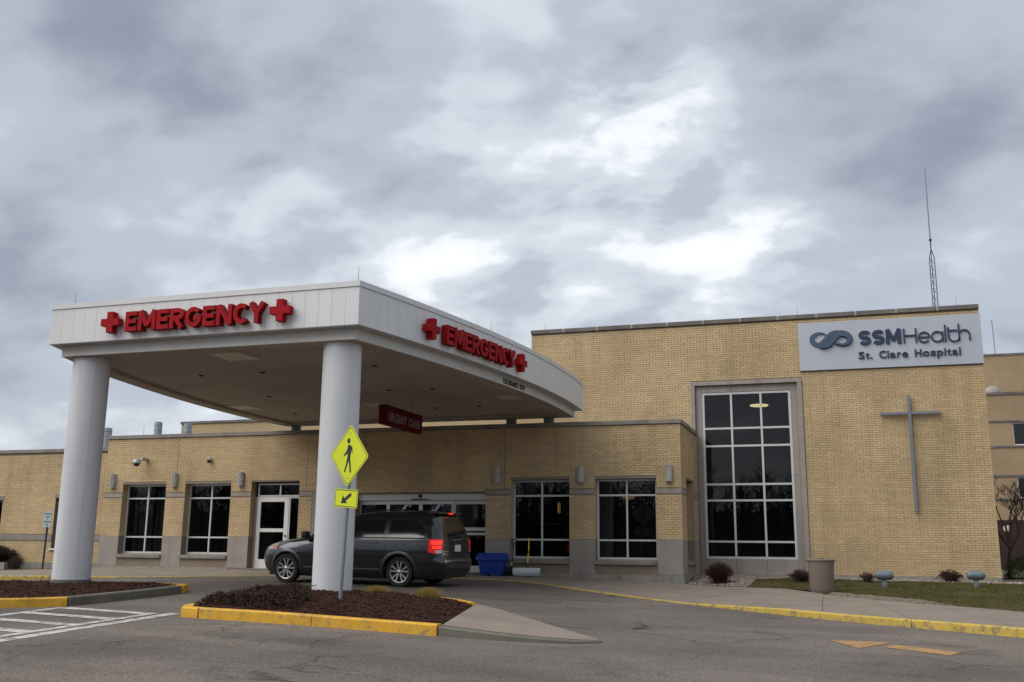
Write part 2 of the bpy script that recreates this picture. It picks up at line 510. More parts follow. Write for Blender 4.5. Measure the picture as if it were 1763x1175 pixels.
mat('seam_dark', (0.52, 0.52, 0.53), 0.7)
mat('column_white', (0.60, 0.61, 0.635), 0.5, var=(0.55, 0.56, 0.585), scale=0.9, bump=0.03, bscale=30, stain=((0.36, 0.36, 0.36), 3.0, 0.3))
mat('soffit', (0.46, 0.405, 0.345), 0.9, var=(0.37, 0.325, 0.275), scale=0.9, bump=0.25, bscale=80)
mat('soffit_light', (0.62, 0.55, 0.44), 0.5)
mat('sign_red', (0.34, 0.005, 0.010), 0.6, var=(0.28, 0.004, 0.008), scale=2.0, spec=0.12)
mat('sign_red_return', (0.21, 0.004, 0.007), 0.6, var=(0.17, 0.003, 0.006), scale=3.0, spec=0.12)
mat('dark_red_panel', (0.115, 0.005, 0.009), 0.6, var=(0.09, 0.004, 0.007), scale=2.0, spec=0.1)
mat('dull_white', (0.24, 0.20, 0.19), 0.6)
mat('letter_black', (0.012, 0.012, 0.014), 0.5)
mat('panel_grey', (0.47, 0.50, 0.55), 0.38, metal=0.25, var=(0.43, 0.46, 0.51), scale=0.9)
mat('letter_navy', (0.020, 0.034, 0.085), 0.45, var=(0.016, 0.028, 0.07), scale=3.0)
mat('logo_blue', (0.055, 0.095, 0.15), 0.42, var=(0.047, 0.08, 0.13), scale=3.0)
mat('galvanized', (0.33, 0.36, 0.40), 0.5, metal=0.35, var=(0.27, 0.30, 0.34), scale=4.0)
mat('cross_metal', (0.20, 0.22, 0.25), 0.5, metal=0.3, var=(0.17, 0.19, 0.22), scale=3.0)
mat('frame_alu', (0.58, 0.59, 0.58), 0.4, metal=0.2, var=(0.52, 0.53, 0.52), scale=2.0)
mat('frame_white', (0.70, 0.70, 0.69), 0.45)
mat('lamp_alu', (0.42, 0.42, 0.43), 0.4, metal=0.5, var=(0.34, 0.34, 0.35), scale=5.0)
mat('lamp_diffuser', (0.55, 0.54, 0.50), 0.5)
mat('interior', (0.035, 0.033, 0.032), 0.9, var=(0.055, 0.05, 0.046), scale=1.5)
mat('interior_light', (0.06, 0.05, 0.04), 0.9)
mat('curtain', (0.10, 0.10, 0.09), 0.95, var=(0.06, 0.06, 0.055), scale=2.0)
mat('lit_amber', (0.4, 0.22, 0.06), 0.5, emit=((1.0, 0.50, 0.12), 0.08))
mat('lit_warm', (0.9, 0.75, 0.45), 0.5, emit=((1.0, 0.76, 0.36), 0.62))
mat('banner_blue', (0.012, 0.05, 0.16), 0.5)
mat('decal_white', (0.55, 0.58, 0.62), 0.5)
glass('window_glass', (0.55, 0.60, 0.62))
glass('tint_glass', (0.10, 0.11, 0.12))
mat('roofing', (0.16, 0.16, 0.16), 0.95)
mat('mulch', (0.030, 0.014, 0.011), 0.97, var=(0.058, 0.028, 0.021), scale=22.0, bump=0.9, bscale=55, spec=0.1)
mat('mulch_chip', (0.060, 0.029, 0.022), 0.95, var=(0.026, 0.012, 0.010), scale=9.0, spec=0.1)
mat('soil', (0.06, 0.052, 0.028), 0.95, var=(0.095, 0.075, 0.045), scale=3.0, bump=0.4, bscale=40, spec=0.1)
mat('grass', (0.050, 0.068, 0.016), 0.8, var=(0.125, 0.105, 0.038), scale=1.3, spec=0.1)
mat('dry_grass', (0.30, 0.20, 0.045), 0.85, var=(0.22, 0.16, 0.05), scale=6.0, spec=0.1)
mat('twig_purple', (0.060, 0.026, 0.024), 0.85, var=(0.040, 0.020, 0.020), scale=6.0, spec=0.1)
mat('twig_brown', (0.050, 0.036, 0.028), 0.9, var=(0.035, 0.026, 0.021), scale=5.0, spec=0.1)
mat('juniper', (0.052, 0.028, 0.021), 0.9, var=(0.034, 0.026, 0.018), scale=2.2, spec=0.1)
mat('evergreen', (0.026, 0.042, 0.010), 0.8, var=(0.055, 0.062, 0.014), scale=4.0, spec=0.1)
mat('bark', (0.055, 0.045, 0.038), 0.95, var=(0.035, 0.029, 0.025), scale=5.0, bump=0.4, spec=0.1)
mat('far_wood', (0.040, 0.032, 0.026), 0.95, var=(0.025, 0.022, 0.018), scale=0.3, spec=0.1)
mat('gravel', (0.27, 0.225, 0.185), 0.9, var=(0.085, 0.063, 0.05), scale=5.0, spec=0.1)
mat('rust_soil', (0.10, 0.075, 0.058), 0.95, var=(0.15, 0.12, 0.095), scale=5.0, bump=0.3)
mat('grit', (0.23, 0.18, 0.145), 0.95, var=(0.10, 0.08, 0.066), scale=9.0, bump=0.5, bscale=60, spec=0.1)
mat('aggregate', (0.235, 0.185, 0.15), 0.9, var=(0.14, 0.11, 0.092), scale=45.0, bump=0.5, bscale=120)
mat('aggregate_rim', (0.25, 0.225, 0.20), 0.85, var=(0.19, 0.17, 0.15), scale=8.0)
mat('fixture_blue_grey', (0.115, 0.15, 0.18), 0.45, var=(0.09, 0.12, 0.145), scale=3.0)
mat('bin_blue', (0.008, 0.045, 0.30), 0.5, var=(0.006, 0.036, 0.25), scale=3.0)
mat('plastic_white', (0.62, 0.65, 0.70), 0.5, var=(0.55, 0.58, 0.63), scale=4.0)
mat('plastic_black', (0.012, 0.012, 0.013), 0.5)
mat('plastic_yellow', (0.72, 0.50, 0.02), 0.45)
mat('sign_lime', (0.60, 0.66, 0.008), 0.42, var=(0.55, 0.61, 0.008), scale=2.0)
mat('post_steel', (0.26, 0.28, 0.31), 0.5, metal=0.3, var=(0.20, 0.215, 0.24), scale=6.0)
mat('post_dark', (0.016, 0.022, 0.028), 0.6)
mat('sign_pale', (0.36, 0.42, 0.45), 0.5)
mat('print_teal', (0.04, 0.17, 0.21), 0.5)
mat('car_paint', (0.026, 0.029, 0.035), 0.26, metal=0.6, coat=0.8, spec=0.5)
mat('car_trim', (0.010, 0.010, 0.011), 0.55)
mat('car_flare', (0.032, 0.035, 0.042), 0.38, metal=0.5, coat=0.5)
mat('chrome', (0.55, 0.56, 0.58), 0.2, metal=1.0)
mat('tyre', (0.014, 0.014, 0.015), 0.85)
mat('rim', (0.50, 0.50, 0.50), 0.35, metal=0.85)
mat('rim_dark', (0.02, 0.02, 0.021), 0.6)
mat('car_glass', (0.008, 0.009, 0.011), 0.06, spec=0.8)
mat('tail_red', (0.45, 0.01, 0.008), 0.25, emit=((1.0, 0.015, 0.006), 0.13))
mat('tail_hot', (0.8, 0.03, 0.02), 0.3, emit=((1.0, 0.03, 0.012), 0.50))
mat('tail_white', (0.6, 0.58, 0.58), 0.25)
mat('headlight', (0.45, 0.40, 0.38), 0.15, spec=0.8)
mat('amber', (0.6, 0.16, 0.05), 0.3)
mat('plate', (0.55, 0.55, 0.52), 0.5)
mat('rear_red', (0.030, 0.009, 0.007), 0.8, var=(0.016, 0.007, 0.006), scale=1.0)

PAL = np.array([(0.500, 0.372, 0.200), (0.530, 0.405, 0.225), (0.470, 0.345, 0.180), (0.515, 0.375, 0.185), (0.450, 0.330, 0.185),
                (0.455, 0.320, 0.200), (0.425, 0.325, 0.210), (0.400, 0.290, 0.165), (0.480, 0.330, 0.165), (0.550, 0.430, 0.250)])
PAL = (PAL.mean(0) + (PAL - PAL.mean(0)) * 0.38) * np.array((1.12, 1.13, 1.16))
PALW = np.array([0.20, 0.14, 0.14, 0.13, 0.11, 0.08, 0.07, 0.05, 0.05, 0.03])

# ------------------------------------------------------------------ shape library (worked out while the scene is still empty)
def evaluated_mesh(ob):
    dg = bpy.context.evaluated_depsgraph_get()
    return bpy.data.meshes.new_from_object(ob.evaluated_get(dg))


def make_glyphs(chars):
    lib = {}
    for c in chars:
        cu = bpy.data.curves.new('t', 'FONT')
        cu.body = c; cu.size = 1.0; cu.extrude = 0.5; cu.offset = 0.022; cu.resolution_u = 4
        ob = bpy.data.objects.new('t', cu); COL.objects.link(ob)
        me = evaluated_mesh(ob)
        v_ = np.array([tuple(q.co) for q in me.vertices]); f_ = [tuple(p.vertices) for p in me.polygons]
        lib[c] = (v_, f_)
        bpy.data.objects.remove(ob); bpy.data.curves.remove(cu); bpy.data.meshes.remove(me)
    return lib


GLYPH = make_glyphs(sorted(set("CLEARANCE13'6\"URGENTCARESt.ClareHospital")))

VL = np.array([  # z, front x, rear x, half width, exponent front, exponent rear
    (0.20, 3.80, -0.93, .880, 4.0, 7), (0.26, 3.93, -1.02, .925, 4.0, 7), (0.34, 4.00, -1.075, .955, 4.0, 7), (0.45, 4.03, -1.105, .972, 4.0, 7), (0.56, 4.04, -1.105, .985, 4.0, 7.5),
    (0.62, 4.04, -1.085, .990, 4.0, 7.5), (0.66, 4.03, -1.045, .992, 4.0, 8), (0.74, 4.00, -1.035, .993, 4.0, 8), (0.82, 3.94, -1.03, .990, 3.8, 8), (0.89, 3.84, -1.028, .984, 3.6, 8),
    (0.95, 3.68, -1.025, .978, 3.6, 8), (1.00, 3.42, -1.02, .970, 3.8, 8), (1.04, 3.10, -1.015, .962, 4.2, 8), (1.07, 2.86, -1.01, .955, 5, 8), (1.10, 2.74, -1.00, .945, 5.5, 8),
    (1.18, 2.56, -.985, .920, 5.5, 7.5), (1.28, 2.34, -.955, .888, 5.5, 7), (1.38, 2.11, -.915, .853, 5.5, 7), (1.48, 1.87, -.865, .815, 5.5, 6.5), (1.56, 1.66, -.82, .780, 5.5, 6.5),
    (1.62, 1.45, -.78, .745, 5, 6), (1.66, 1.25, -.73, .705, 5, 6), (1.69, 1.02, -.66, .655, 4.5, 5.5), (1.712, .72, -.53, .56, 4, 5), (1.724, .40, -.33, .42, 4, 4), (1.730, .12, -.10, .2, 3, 3)])




def vrow(z): return [float(np.interp(z, VL[:, 0], VL[:, c])) for c in range(1, 6)]


def van_shell():
    """lofted minivan body with the wheel arches cut out; x forward from the rear axle"""
    zz = sorted(set(list(VL[:, 0]) + list(np.linspace(.2, 1.66, 30))))
    NS = 160
    vs = []; fs = []
    for z in zz:
        f_, r_, w, nf, nr = vrow(z); c = (f_ + r_) / 2; h_ = (f_ - r_) / 2
        for k_ in range(NS):
            a = 2 * math.pi * k_ / NS
            ca, sa = math.cos(a), math.sin(a); n = nf if ca > 0 else nr
            den_ = (abs(ca) ** n + abs(sa) ** n) ** (1 / n)
            vs.append((c + h_ * ca / den_, w * sa / den_, z))
    for j in range(len(zz) - 1):
        for k_ in range(NS):
            fs.append((j * NS + k_, j * NS + (k_ + 1) % NS, (j + 1) * NS + (k_ + 1) % NS, (j + 1) * NS + k_))
    fs.append(tuple(reversed(range(NS)))); fs.append(tuple((len(zz) - 1) * NS + k_ for k_ in range(NS)))
    me = bpy.data.meshes.new('body'); me.from_pydata(vs, [], fs)
    body = bpy.data.objects.new('body', me); COL.objects.link(body)
    cutters = []
    for wx in (0.0, 3.08):
        for sy in (1, -1):
            n = 40; y0 = .64 if sy > 0 else -1.06
            cv = [(wx + .405 * math.cos(2 * math.pi * k_ / n), y0 + d_, .335 + .405 * math.sin(2 * math.pi * k_ / n)) for d_ in (0, .42) for k_ in range(n)]
            cf = [(k_, (k_ + 1) % n, n + (k_ + 1) % n, n + k_) for k_ in range(n)] + [tuple(reversed(range(n))), tuple(range(n, 2 * n))]
            cm = bpy.data.meshes.new('cutter'); cm.from_pydata(cv, [], cf)
            bm = bmesh.new(); bm.from_mesh(cm); bmesh.ops.recalc_face_normals(bm, faces=bm.faces); bm.to_mesh(cm); bm.free()
            co_ = bpy.data.objects.new('cutter', cm); COL.objects.link(co_); cutters.append(co_)
            md = body.modifiers.new('cut', 'BOOLEAN'); md.operation = 'DIFFERENCE'; md.object = co_; md.solver = 'EXACT'
    out_ = evaluated_mesh(body)
    for o_ in cutters + [body]:
        d_ = o_.data; bpy.data.objects.remove(o_); bpy.data.meshes.remove(d_)
    return out_


VAN_SHELL = van_shell()

# ------------------------------------------------------------------ ground shape (a gentle fall from the entrance to the street)
GX = [-60, -40, -30, -23.4, -18, -12, -8, -4.1, 0, 5, 15, 40]
GZ = [-.9, -.65, -.4, -.17, -.05, -.03, -.08, -.2, -.27, -.31, -.4, -.6]


def g(x, y):
    return float(np.interp(x, GX, GZ)) + 0.02 * max(min(y, 4.0), -40.0)


def resample(pts, n):
    p = np.array(pts, float)
    d_ = np.r_[0, np.cumsum(np.hypot(*np.diff(p[:, :2], axis=0).T))]
    t = np.linspace(0, d_[-1], n)
    return np.stack([np.interp(t, d_, p[:, k]) for k in range(p.shape[1])], 1)


def smooth_line(pts, n=8):
    """Catmull-Rom through the points"""
    p = [np.array(q, float) for q in pts]
    p = [2 * p[0] - p[1]] + p + [2 * p[-1] - p[-2]]
    o = []
    for i in range(1, len(p) - 2):
        for k in range(n):
            t = k / n
            o.append(0.5 * ((2 * p[i]) + (-p[i - 1] + p[i + 1]) * t + (2 * p[i - 1] - 5 * p[i] + 4 * p[i + 1] - p[i + 2]) * t * t + (-p[i - 1] + 3 * p[i] - 3 * p[i + 1] + p[i + 2]) * t ** 3))
    o.append(p[-2])
    return np.array(o)


def loft(a, b, rows, zf, mb=None):
    """sheet between two polylines of equal length"""
    mb = mb or MB()
    n = len(a); vs = []; fs = []
    for j in range(rows + 1):
        t = j / rows
        for i in range(n):
            x = a[i][0] * (1 - t) + b[i][0] * t; y = a[i][1] * (1 - t) + b[i][1] * t
            vs.append((x, y, zf(x, y, i / (n - 1), t)))
    for j in range(rows):
        for i in range(n - 1):
            fs.append((j * n + i, j * n + i + 1, (j + 1) * n + i + 1, (j + 1) * n + i))
    return mb.add(vs, fs)


def offset_line(p, d_):
    p = np.array(p, float)[:, :2]
    t = np.gradient(p, axis=0); t /= np.linalg.norm(t, axis=1)[:, None]
    return p + np.stack([-t[:, 1], t[:, 0]], 1) * d_


def flat_poly(name, matn, pts, dz, parent=None, kind=None, n=1):
    """thin sheet of paint on the road, dz above it"""
    mb = MB()
    mb.add([(x, y, g(x, y) + dz) for x, y in pts], [tuple(range(len(pts)))])
    o = mb.build(name, matn, parent, fixn=False)
    if kind: o['kind'] = kind
    return o


def strip(name, matn, a, b, w, dz, parent=None):
    a = np.array(a, float); b = np.array(b, float); n = 12
    d_ = (b - a) / np.linalg.norm(b - a); s_ = np.array([-d_[1], d_[0]]) * w / 2
    l1 = [a + (b - a) * i / n + s_ for i in range(n + 1)]; l2 = [a + (b - a) * i / n - s_ for i in range(n + 1)]
    return loft(l1, l2, 1, lambda x, y, *_: g(x, y) + dz).build(name, matn, parent, fixn=False)

# ================================================================== SETTING: road, walks, kerbs, islands, lawn
def ground_sheet():
    xs = np.unique(np.r_[-3000, -1200, -500, -200, -100, np.arange(-60, 61, 1.5), 100, 200, 500, 1200, 3000])
    ys = np.unique(np.r_[-3000, -1200, -500, -200, -100, np.arange(-42, 12, 1.5), 30, 60, 120, 300, 900, 3000])
    vs = [(x, y, g(x, y)) for y in ys for x in xs]
    n = len(xs)
    fs = [(j * n + i, j * n + i + 1, (j + 1) * n + i + 1, (j + 1) * n + i) for j in range(len(ys) - 1) for i in range(n - 1)]
    o = MB().add(vs, fs).build('road', 'asphalt', fixn=False, smooth=True)
    o['kind'] = 'structure'


ground_sheet()


def hkerb(x):       # how far the walk stands above the road: flush at the entrance, a real step at both ends
    return float(np.interp(x, [-40, -23, -20, -18, -3.2, -1.2, 2, 20], [.13, .13, .09, .012, .012, .10, .13, .13]))


KERB = smooth_line([(-40, -9.2), (-31, -7.9), (-25, -7.0), (-20, -6.0), (-17.4, -4.7), (-15.2, -3.3), (-12.2, -2.35), (-9.15, -2.3), (-7.4, -3.15),
                    (-5.84, -4.63), (-4.2, -6.1), (-2.55, -7.52), (-0.48, -9.15), (1.78, -10.67), (4.2, -12.3), (9, -15.4), (16, -19.8)], 8)
INNER = [(-40, -1.2), (-30, -1.2), (-24.0, -1.0), (-23.6, -0.03), (-23.4, -0.03), (-14, -0.03), (-9, -0.03), (-4.2, -0.03), (-3.9, -0.1), (-3.2, -0.62), (-1.98, -1.42),
         (-.75, -2.4), (-.30, -4.0), (1.17, -5.8), (3.02, -7.46), (7, -10.6), (14, -15.6)]
KI = offset_line(KERB, 0.16)


def kerb_run(parent, line, width, hf, matn, length=2.6, name='kerb_stone', gap=0.010, lip=0.02):
    line = np.array(line, float)[:, :2]
    d_ = np.r_[0, np.cumsum(np.hypot(*np.diff(line, axis=0).T))]
    tot = d_[-1]; k = max(1, round(tot / length))
    for i in range(k):
        s0, s1 = tot * i / k + gap / 2, tot * (i + 1) / k - gap / 2
        t = np.linspace(s0, s1, max(3, int((s1 - s0) / 0.3)))
        a = np.stack([np.interp(t, d_, line[:, 0]), np.interp(t, d_, line[:, 1])], 1)
        tg = np.gradient(a, axis=0); tg /= np.linalg.norm(tg, axis=1)[:, None]
        nn = np.stack([-tg[:, 1], tg[:, 0]], 1)
        mb = MB(); b0 = 0
        for j in range(len(a)):
            q = a[j]; h = hf(q[0], q[1]); z = g(q[0], q[1])
            lp = min(lip, max(h * 0.6, 0.002))
            for o_, zz in ((0, -0.06), (0.004, h - lp), (0.004 + lp, h), (width, h), (width, -0.06)):
                p = q + nn[j] * o_
                mb.v.append((p[0], p[1], z + zz))
        for j in range(len(a) - 1):
            for c in range(4):
                mb.f.append((j * 5 + c, (j + 1) * 5 + c, (j + 1) * 5 + c + 1, j * 5 + c + 1))
        mb.f.append((0, 1, 2, 3, 4)); e_ = (len(a) - 1) * 5
        mb.f.append((e_ + 4, e_ + 3, e_ + 2, e_ + 1, e_))
        mb.build(name, matn, parent, smooth=True)


def structure(name):
    o = bpy.data.objects.new(name, None); COL.objects.link(o); WL[o] = Vector((0, 0, 0)); o['kind'] = 'structure'
    return o


# sidewalk in slabs with tooled joints
sw = structure('sidewalk')
N_S = 190
A_ = resample(KI, N_S)
# pair the inner edge by arc so that joints run square to the kerb
INN = []
ib = resample(INNER, 1600)
IX = np.interp(A_[:, 0], ib[:, 0], ib[:, 0])
for q in A_:
    j = np.argmin(np.hypot(ib[:, 0] - q[0] - 0.18 * (0 if q[0] < -8 else 1), (ib[:, 1] - q[1]) * 0.35))
    INN.append(ib[j])
INN = resample(np.array(INN) + np.c_[np.linspace(0, 1e-4, N_S), np.zeros(N_S)], N_S)
i0 = 0
while i0 < N_S - 1:
    i1 = min(i0 + 5, N_S - 1)
    a = A_[i0:i1 + 1].copy(); b = INN[i0:i1 + 1].copy()
    da = (a[-1] - a[0]) / max(np.linalg.norm(a[-1] - a[0]), 1e-6) * 0.006
    db = (b[-1] - b[0]) / max(np.linalg.norm(b[-1] - b[0]), 1e-6) * 0.006
    a[0] += da; a[-1] -= da; b[0] += db; b[-1] -= db
    vis = a[:, 0].max() > -33 and a[:, 0].min() < 9
    loft(a, b, 6, lambda x, y, s_, t: g(x, y) + hkerb(x) * 1.0 + 0.004).build('paving_slab', 'concrete', sw, fixn=False) if vis else None
    i0 = i1
loft(A_, INN, 6, lambda x, y, s_, t: g(x, y) + hkerb(x) - 0.012).build('slab_bed', 'kerb_grey', sw, fixn=False)
kb = structure('kerb')
sel = [(q[0], q[1]) for q in KERB if -34 < q[0] < 9]
kerb_run(kb, sel, 0.155, lambda x, y: hkerb(x) + 0.006, 'yellow_line', 3.0)

# ---- left island
ISL_L = smooth_line([(-12.16, -13.95), (-12.22, -12.9), (-12.36, -11.4), (-12.52, -10.45)], 6)
isl = structure('left_traffic_island')
kerb_run(isl, ISL_L, 0.17, lambda x, y: 0.15, 'kerb_grey', 4.0)
kerb_run(isl, smooth_line([(-12.53, -10.40), (-12.60, -10.1), (-12.85, -9.85), (-13.2, -9.78)], 5), 0.17, lambda x, y: 0.15, 'yellow_kerb', 1.5)
kerb_run(isl, smooth_line([(-13.25, -9.78), (-15, -9.8), (-18, -10.3), (-22, -12.0), (-26, -15)], 6), 0.17, lambda x, y: 0.15, 'yellow_kerb', 2.6)
kerb_run(isl, smooth_line([(-22, -23.5), (-18, -19.6), (-15, -16.75), (-13.3, -15.05), (-12.6, -14.4), (-12.28, -14.15), (-12.17, -13.98)], 6), 0.17, lambda x, y: 0.15, 'yellow_kerb', 2.6)
out_l = [(-12.34, -14.0), (-12.4, -12.9), (-12.54, -11.4), (-12.70, -10.4), (-12.9, -10.05), (-13.3, -9.97), (-15, -10.0), (-18, -10.5), (-21.9, -12.2), (-25.8, -15.1),
         (-25, -20), (-21.85, -23.2), (-17.85, -19.4), (-14.85, -16.55), (-13.2, -14.95), (-12.5, -14.25)]
# ---- centre island
ICZ = lambda x, y: 0.15
isc = structure('centre_traffic_island')
kerb_run(isc, smooth_line([(-9.92, -12.6), (-9.74, -13.7), (-9.66, -14.25), (-9.58, -14.55), (-9.40, -14.72), (-9.1, -14.78)], 5), 0.17, ICZ, 'yellow_kerb', 3.0)
kerb_run(isc, smooth_line([(-9.08, -14.78), (-7.2, -14.88), (-5.22, -14.96)], 6), 0.17, ICZ, 'yellow_kerb', 2.0)
kerb_run(isc, smooth_line([(-5.20, -14.96), (-4.4, -14.98), (-3.7, -14.93), (-3.25, -14.76), (-3.06, -14.5)], 6), 0.12, lambda x, y: float(np.interp(x, [-5.2, -3.1], [.13, .035])), 'kerb_grey', 3.0)
kerb_run(isc, smooth_line([(-5.95, -11.35), (-6.5, -10.75), (-7.5, -10.32), (-9.0, -10.12), (-9.8, -10.2), (-10.12, -10.5), (-10.1, -11.1), (-9.93, -12.55)], 6), 0.17, ICZ, 'yellow_kerb', 2.6)
wedge_a = resample([(-5.20, -14.84), (-4.4, -14.86), (-3.72, -14.82), (-3.3, -14.68), (-3.12, -14.5)], 24)
wedge_b = resample([(-5.92, -11.48), (-5.3, -12.1), (-4.6, -12.85), (-3.8, -13.7), (-3.14, -14.42)], 24)
loft(wedge_a, wedge_b, 10, lambda x, y, s_, t: g(x, y) + float(np.interp(x, [-5.95, -5.2, -3.1], [.15, .135, .035]))).build('concrete_nose', 'concrete', isc, fixn=False, smooth=True)
loft(resample([(-5.95, -11.46), (-4.6, -12.83), (-3.8, -13.68), (-3.08, -14.46)], 12), resample([(-5.92, -11.48), (-4.58, -12.86), (-3.78, -13.71), (-3.10, -14.48)], 12), 1,
     lambda x, y, s_, t: g(x, y) + (float(np.interp(x, [-5.95, -5.2, -3.1], [.15, .135, .035])) if t > .5 else -0.02)).build('nose_edge', 'concrete', isc, fixn=False)
out_c = [(-5.25, -14.80), (-7.2, -14.72), (-9.05, -14.62), (-9.35, -14.55), (-9.46, -14.4), (-9.58, -13.7), (-9.76, -12.6), (-9.94, -11.1), (-9.94, -10.6), (-9.75, -10.37),
         (-9.0, -10.28), (-7.5, -10.48), (-6.6, -10.88), (-6.0, -11.42)]


def inside(p, poly):
    x, y = p; c = False; n = len(poly)
    for i in range(n):
        x1, y1 = poly[i]; x2, y2 = poly[(i + 1) % n]
        if (y1 > y) != (y2 > y) and x < (x2 - x1) * (y - y1) / (y2 - y1) + x1: c = not c
    return c


def inside_np(P, poly):
    a = np.array(poly); b = np.roll(a, -1, 0); x = P[:, :1]; y = P[:, 1:2]
    dy = np.where(np.abs(b[:, 1] - a[:, 1]) < 1e-12, 1e-12, b[:, 1] - a[:, 1])
    c = ((a[:, 1] > y) != (b[:, 1] > y)) & (x < (b[:, 0] - a[:, 0]) * (y - a[:, 1]) / dy + a[:, 0])
    return c.sum(1) % 2 == 1


def edge_dist(p, poly):
    p = np.array(p); a = np.array(poly); b = np.roll(a, -1, 0); ab = b - a
    t = np.clip(((p - a) * ab).sum(1) / (ab ** 2).sum(1), 0, 1)
    return np.hypot(*(a + ab * t[:, None] - p).T).min()


def mound_z(x, y, poly, top):
    e = edge_dist((x, y), poly)
    k = min(e / 0.8, 1.0)
    return g(x, y) + 0.125 + top * k * (2 - k) + 0.018 * mnoise.noise(Vector((x * 2.3, y * 2.3, 0))) + 0.014 * mnoise.noise(Vector((x * 9, y * 9, 3)))


def mulch_bed(parent, poly, top, nchip, view=None):
    p = np.array(resample(list(poly) + [poly[0]], 160))[:-1]
    c = p.mean(0); rings = 26; vs = []; fs = []
    n = len(p)
    for j in range(rings + 1):
        t = (j / rings)
        for q in p:
            x, y = q * (1 - t) + c * t
            vs.append((x, y, mound_z(x, y, poly, top)))
    for j in range(rings):
        for i in range(n):
            fs.append((j * n + i, j * n + (i + 1) % n, (j + 1) * n + (i + 1) % n, (j + 1) * n + i))
    MB().add(vs, fs).build('mulch_bed', 'mulch', parent, smooth=True)
    mb = MB(); lo = p.min(0); hi = p.max(0)
    if view: lo = np.maximum(lo, view[0]); hi = np.minimum(hi, view[1])
    k = 0
    while k < nchip:
        x, y = rng.uniform(lo, hi)
        if not inside((x, y), poly) or edge_dist((x, y), poly) < 0.03: continue
        k += 1
        z = mound_z(x, y, poly, top) + rng.uniform(0.0, 0.02)
        a = rng.uniform(0, 6.28); l = rng.uniform(0.02, 0.055); w = rng.uniform(0.006, 0.016)
        dx, dy = math.cos(a) * l, math.sin(a) * l; ex, ey = -math.sin(a) * w, math.cos(a) * w
        tz = rng.uniform(-0.4, 0.4) * l
        mb.add([(x - dx - ex, y - dy - ey, z - tz), (x + dx - ex, y + dy - ey, z + tz), (x + dx + ex, y + dy + ey, z + tz), (x - dx + ex, y - dy + ey, z - tz), (x, y, z + 0.012)],
               [(0, 1, 4), (1, 2, 4), (2, 3, 4), (3, 0, 4)])
    o = mb.build('mulch_chips', 'mulch_chip', parent, fixn=False)
    o['kind'] = 'stuff'


mulch_bed(isc, out_c, 0.07, 7000)
mulch_bed(isl, out_l, 0.06, 7000, ((-17.5, -17.0), (-12.2, -9.7)))

# ---- lawn and gravel bed beside the tall building
_ia = np.array(INNER[7:], float); _ib = _ia[1:]; _ia = _ia[:-1]; _iab = _ib - _ia


def walk_dist(x, y):
    p = np.array((x, y)); t = np.clip(((p - _ia) * _iab).sum(1) / (_iab ** 2).sum(1), 0, 1)
    return float(np.hypot(*(_ia + _iab * t[:, None] - p).T).min())


def LZ(x, y):
    k = min(walk_dist(x, y) / 1.6, 1.0); k = k * k * (3 - 2 * k)
    return g(x, y) + (hkerb(x) + 0.006) * (1 - k) + 0.14 * k + 0.012 * k * mnoise.noise(Vector((x * 1.1, y * 1.1, 1)))



lawn_in = resample([(-2.35, -1.3), (-2.05, -1.52), (-.85, -2.48), (-.40, -4.06), (1.07, -5.90), (2.92, -7.57), (6.9, -10.7), (13.8, -15.75)], 90)
lawn_out = resample([(-2.3, 1.0), (-1.6, 2.2), (-0.9, 2.55), (0.5, 2.7), (2, 2.75), (4.5, 2.75), (8, 2.4), (30, 0.0)], 90)
lw = loft(lawn_in, lawn_out, 40, lambda x, y, s_, t: LZ(x, y)).build('lawn', 'soil', None, fixn=False, smooth=True)
lw['kind'] = 'structure'
gv = loft(resample([(-4.1, -0.18), (-3.25, -0.72), (-2.35, -1.32), (-2.25, 1.0), (-1.6, 2.2), (-0.9, 2.5), (0.5, 2.68), (4.5, 2.72), (8, 2.4), (20, 1.5)], 80),
          resample([(-4.12, 0.05), (-4.12, 3.4), (-3, 3.42), (-2, 3.42), (-1, 3.42), (0.5, 3.42), (4.2, 3.42), (8, 4.2), (20, 6)], 80), 10,
          lambda x, y, s_, t: LZ(x, y) - 0.006).build('gravel_bed', 'rust_soil', None, fixn=False, smooth=True)
gv['kind'] = 'structure'

LAWN_POLY = [tuple(q) for q in lawn_in] + [tuple(q) for q in lawn_out[::-1]]


def blades(n, lo, hi, test, zf, h, w, clump=None):
    mb = MB(); k = 0
    cand = rng.uniform(lo, hi, (n * 4, 2))
    if test is not None: cand = cand[inside_np(cand, test)]
    for x, y in cand:
        if k >= n: break
        d_ = mnoise.noise(Vector((x * 0.9, y * 0.9, 9)))
        if d_ < -0.28 and rng.random() < 0.6: continue
        k += 1
        z = zf(x, y); a = rng.uniform(0, 6.28); hh = h * rng.uniform(0.5, 1.25); ww = w * rng.uniform(0.7, 1.3)
        bx, by = rng.normal(0, 0.35 * hh, 2)
        dx, dy = math.cos(a) * ww, math.sin(a) * ww
        mb.add([(x - dx, y - dy, z - .004), (x + dx, y + dy, z - .004), (x + bx, y + by, z + hh)], [(0, 1, 2)])
    return mb


gb = blades(46000, (-2.4, -9.5), (6.5, 2.8), LAWN_POLY, LZ, 0.045, 0.006).build('lawn_grass', 'grass', None, fixn=False)
tag(gb, 'short patchy green and tan lawn grass', 'grass', kind='stuff')


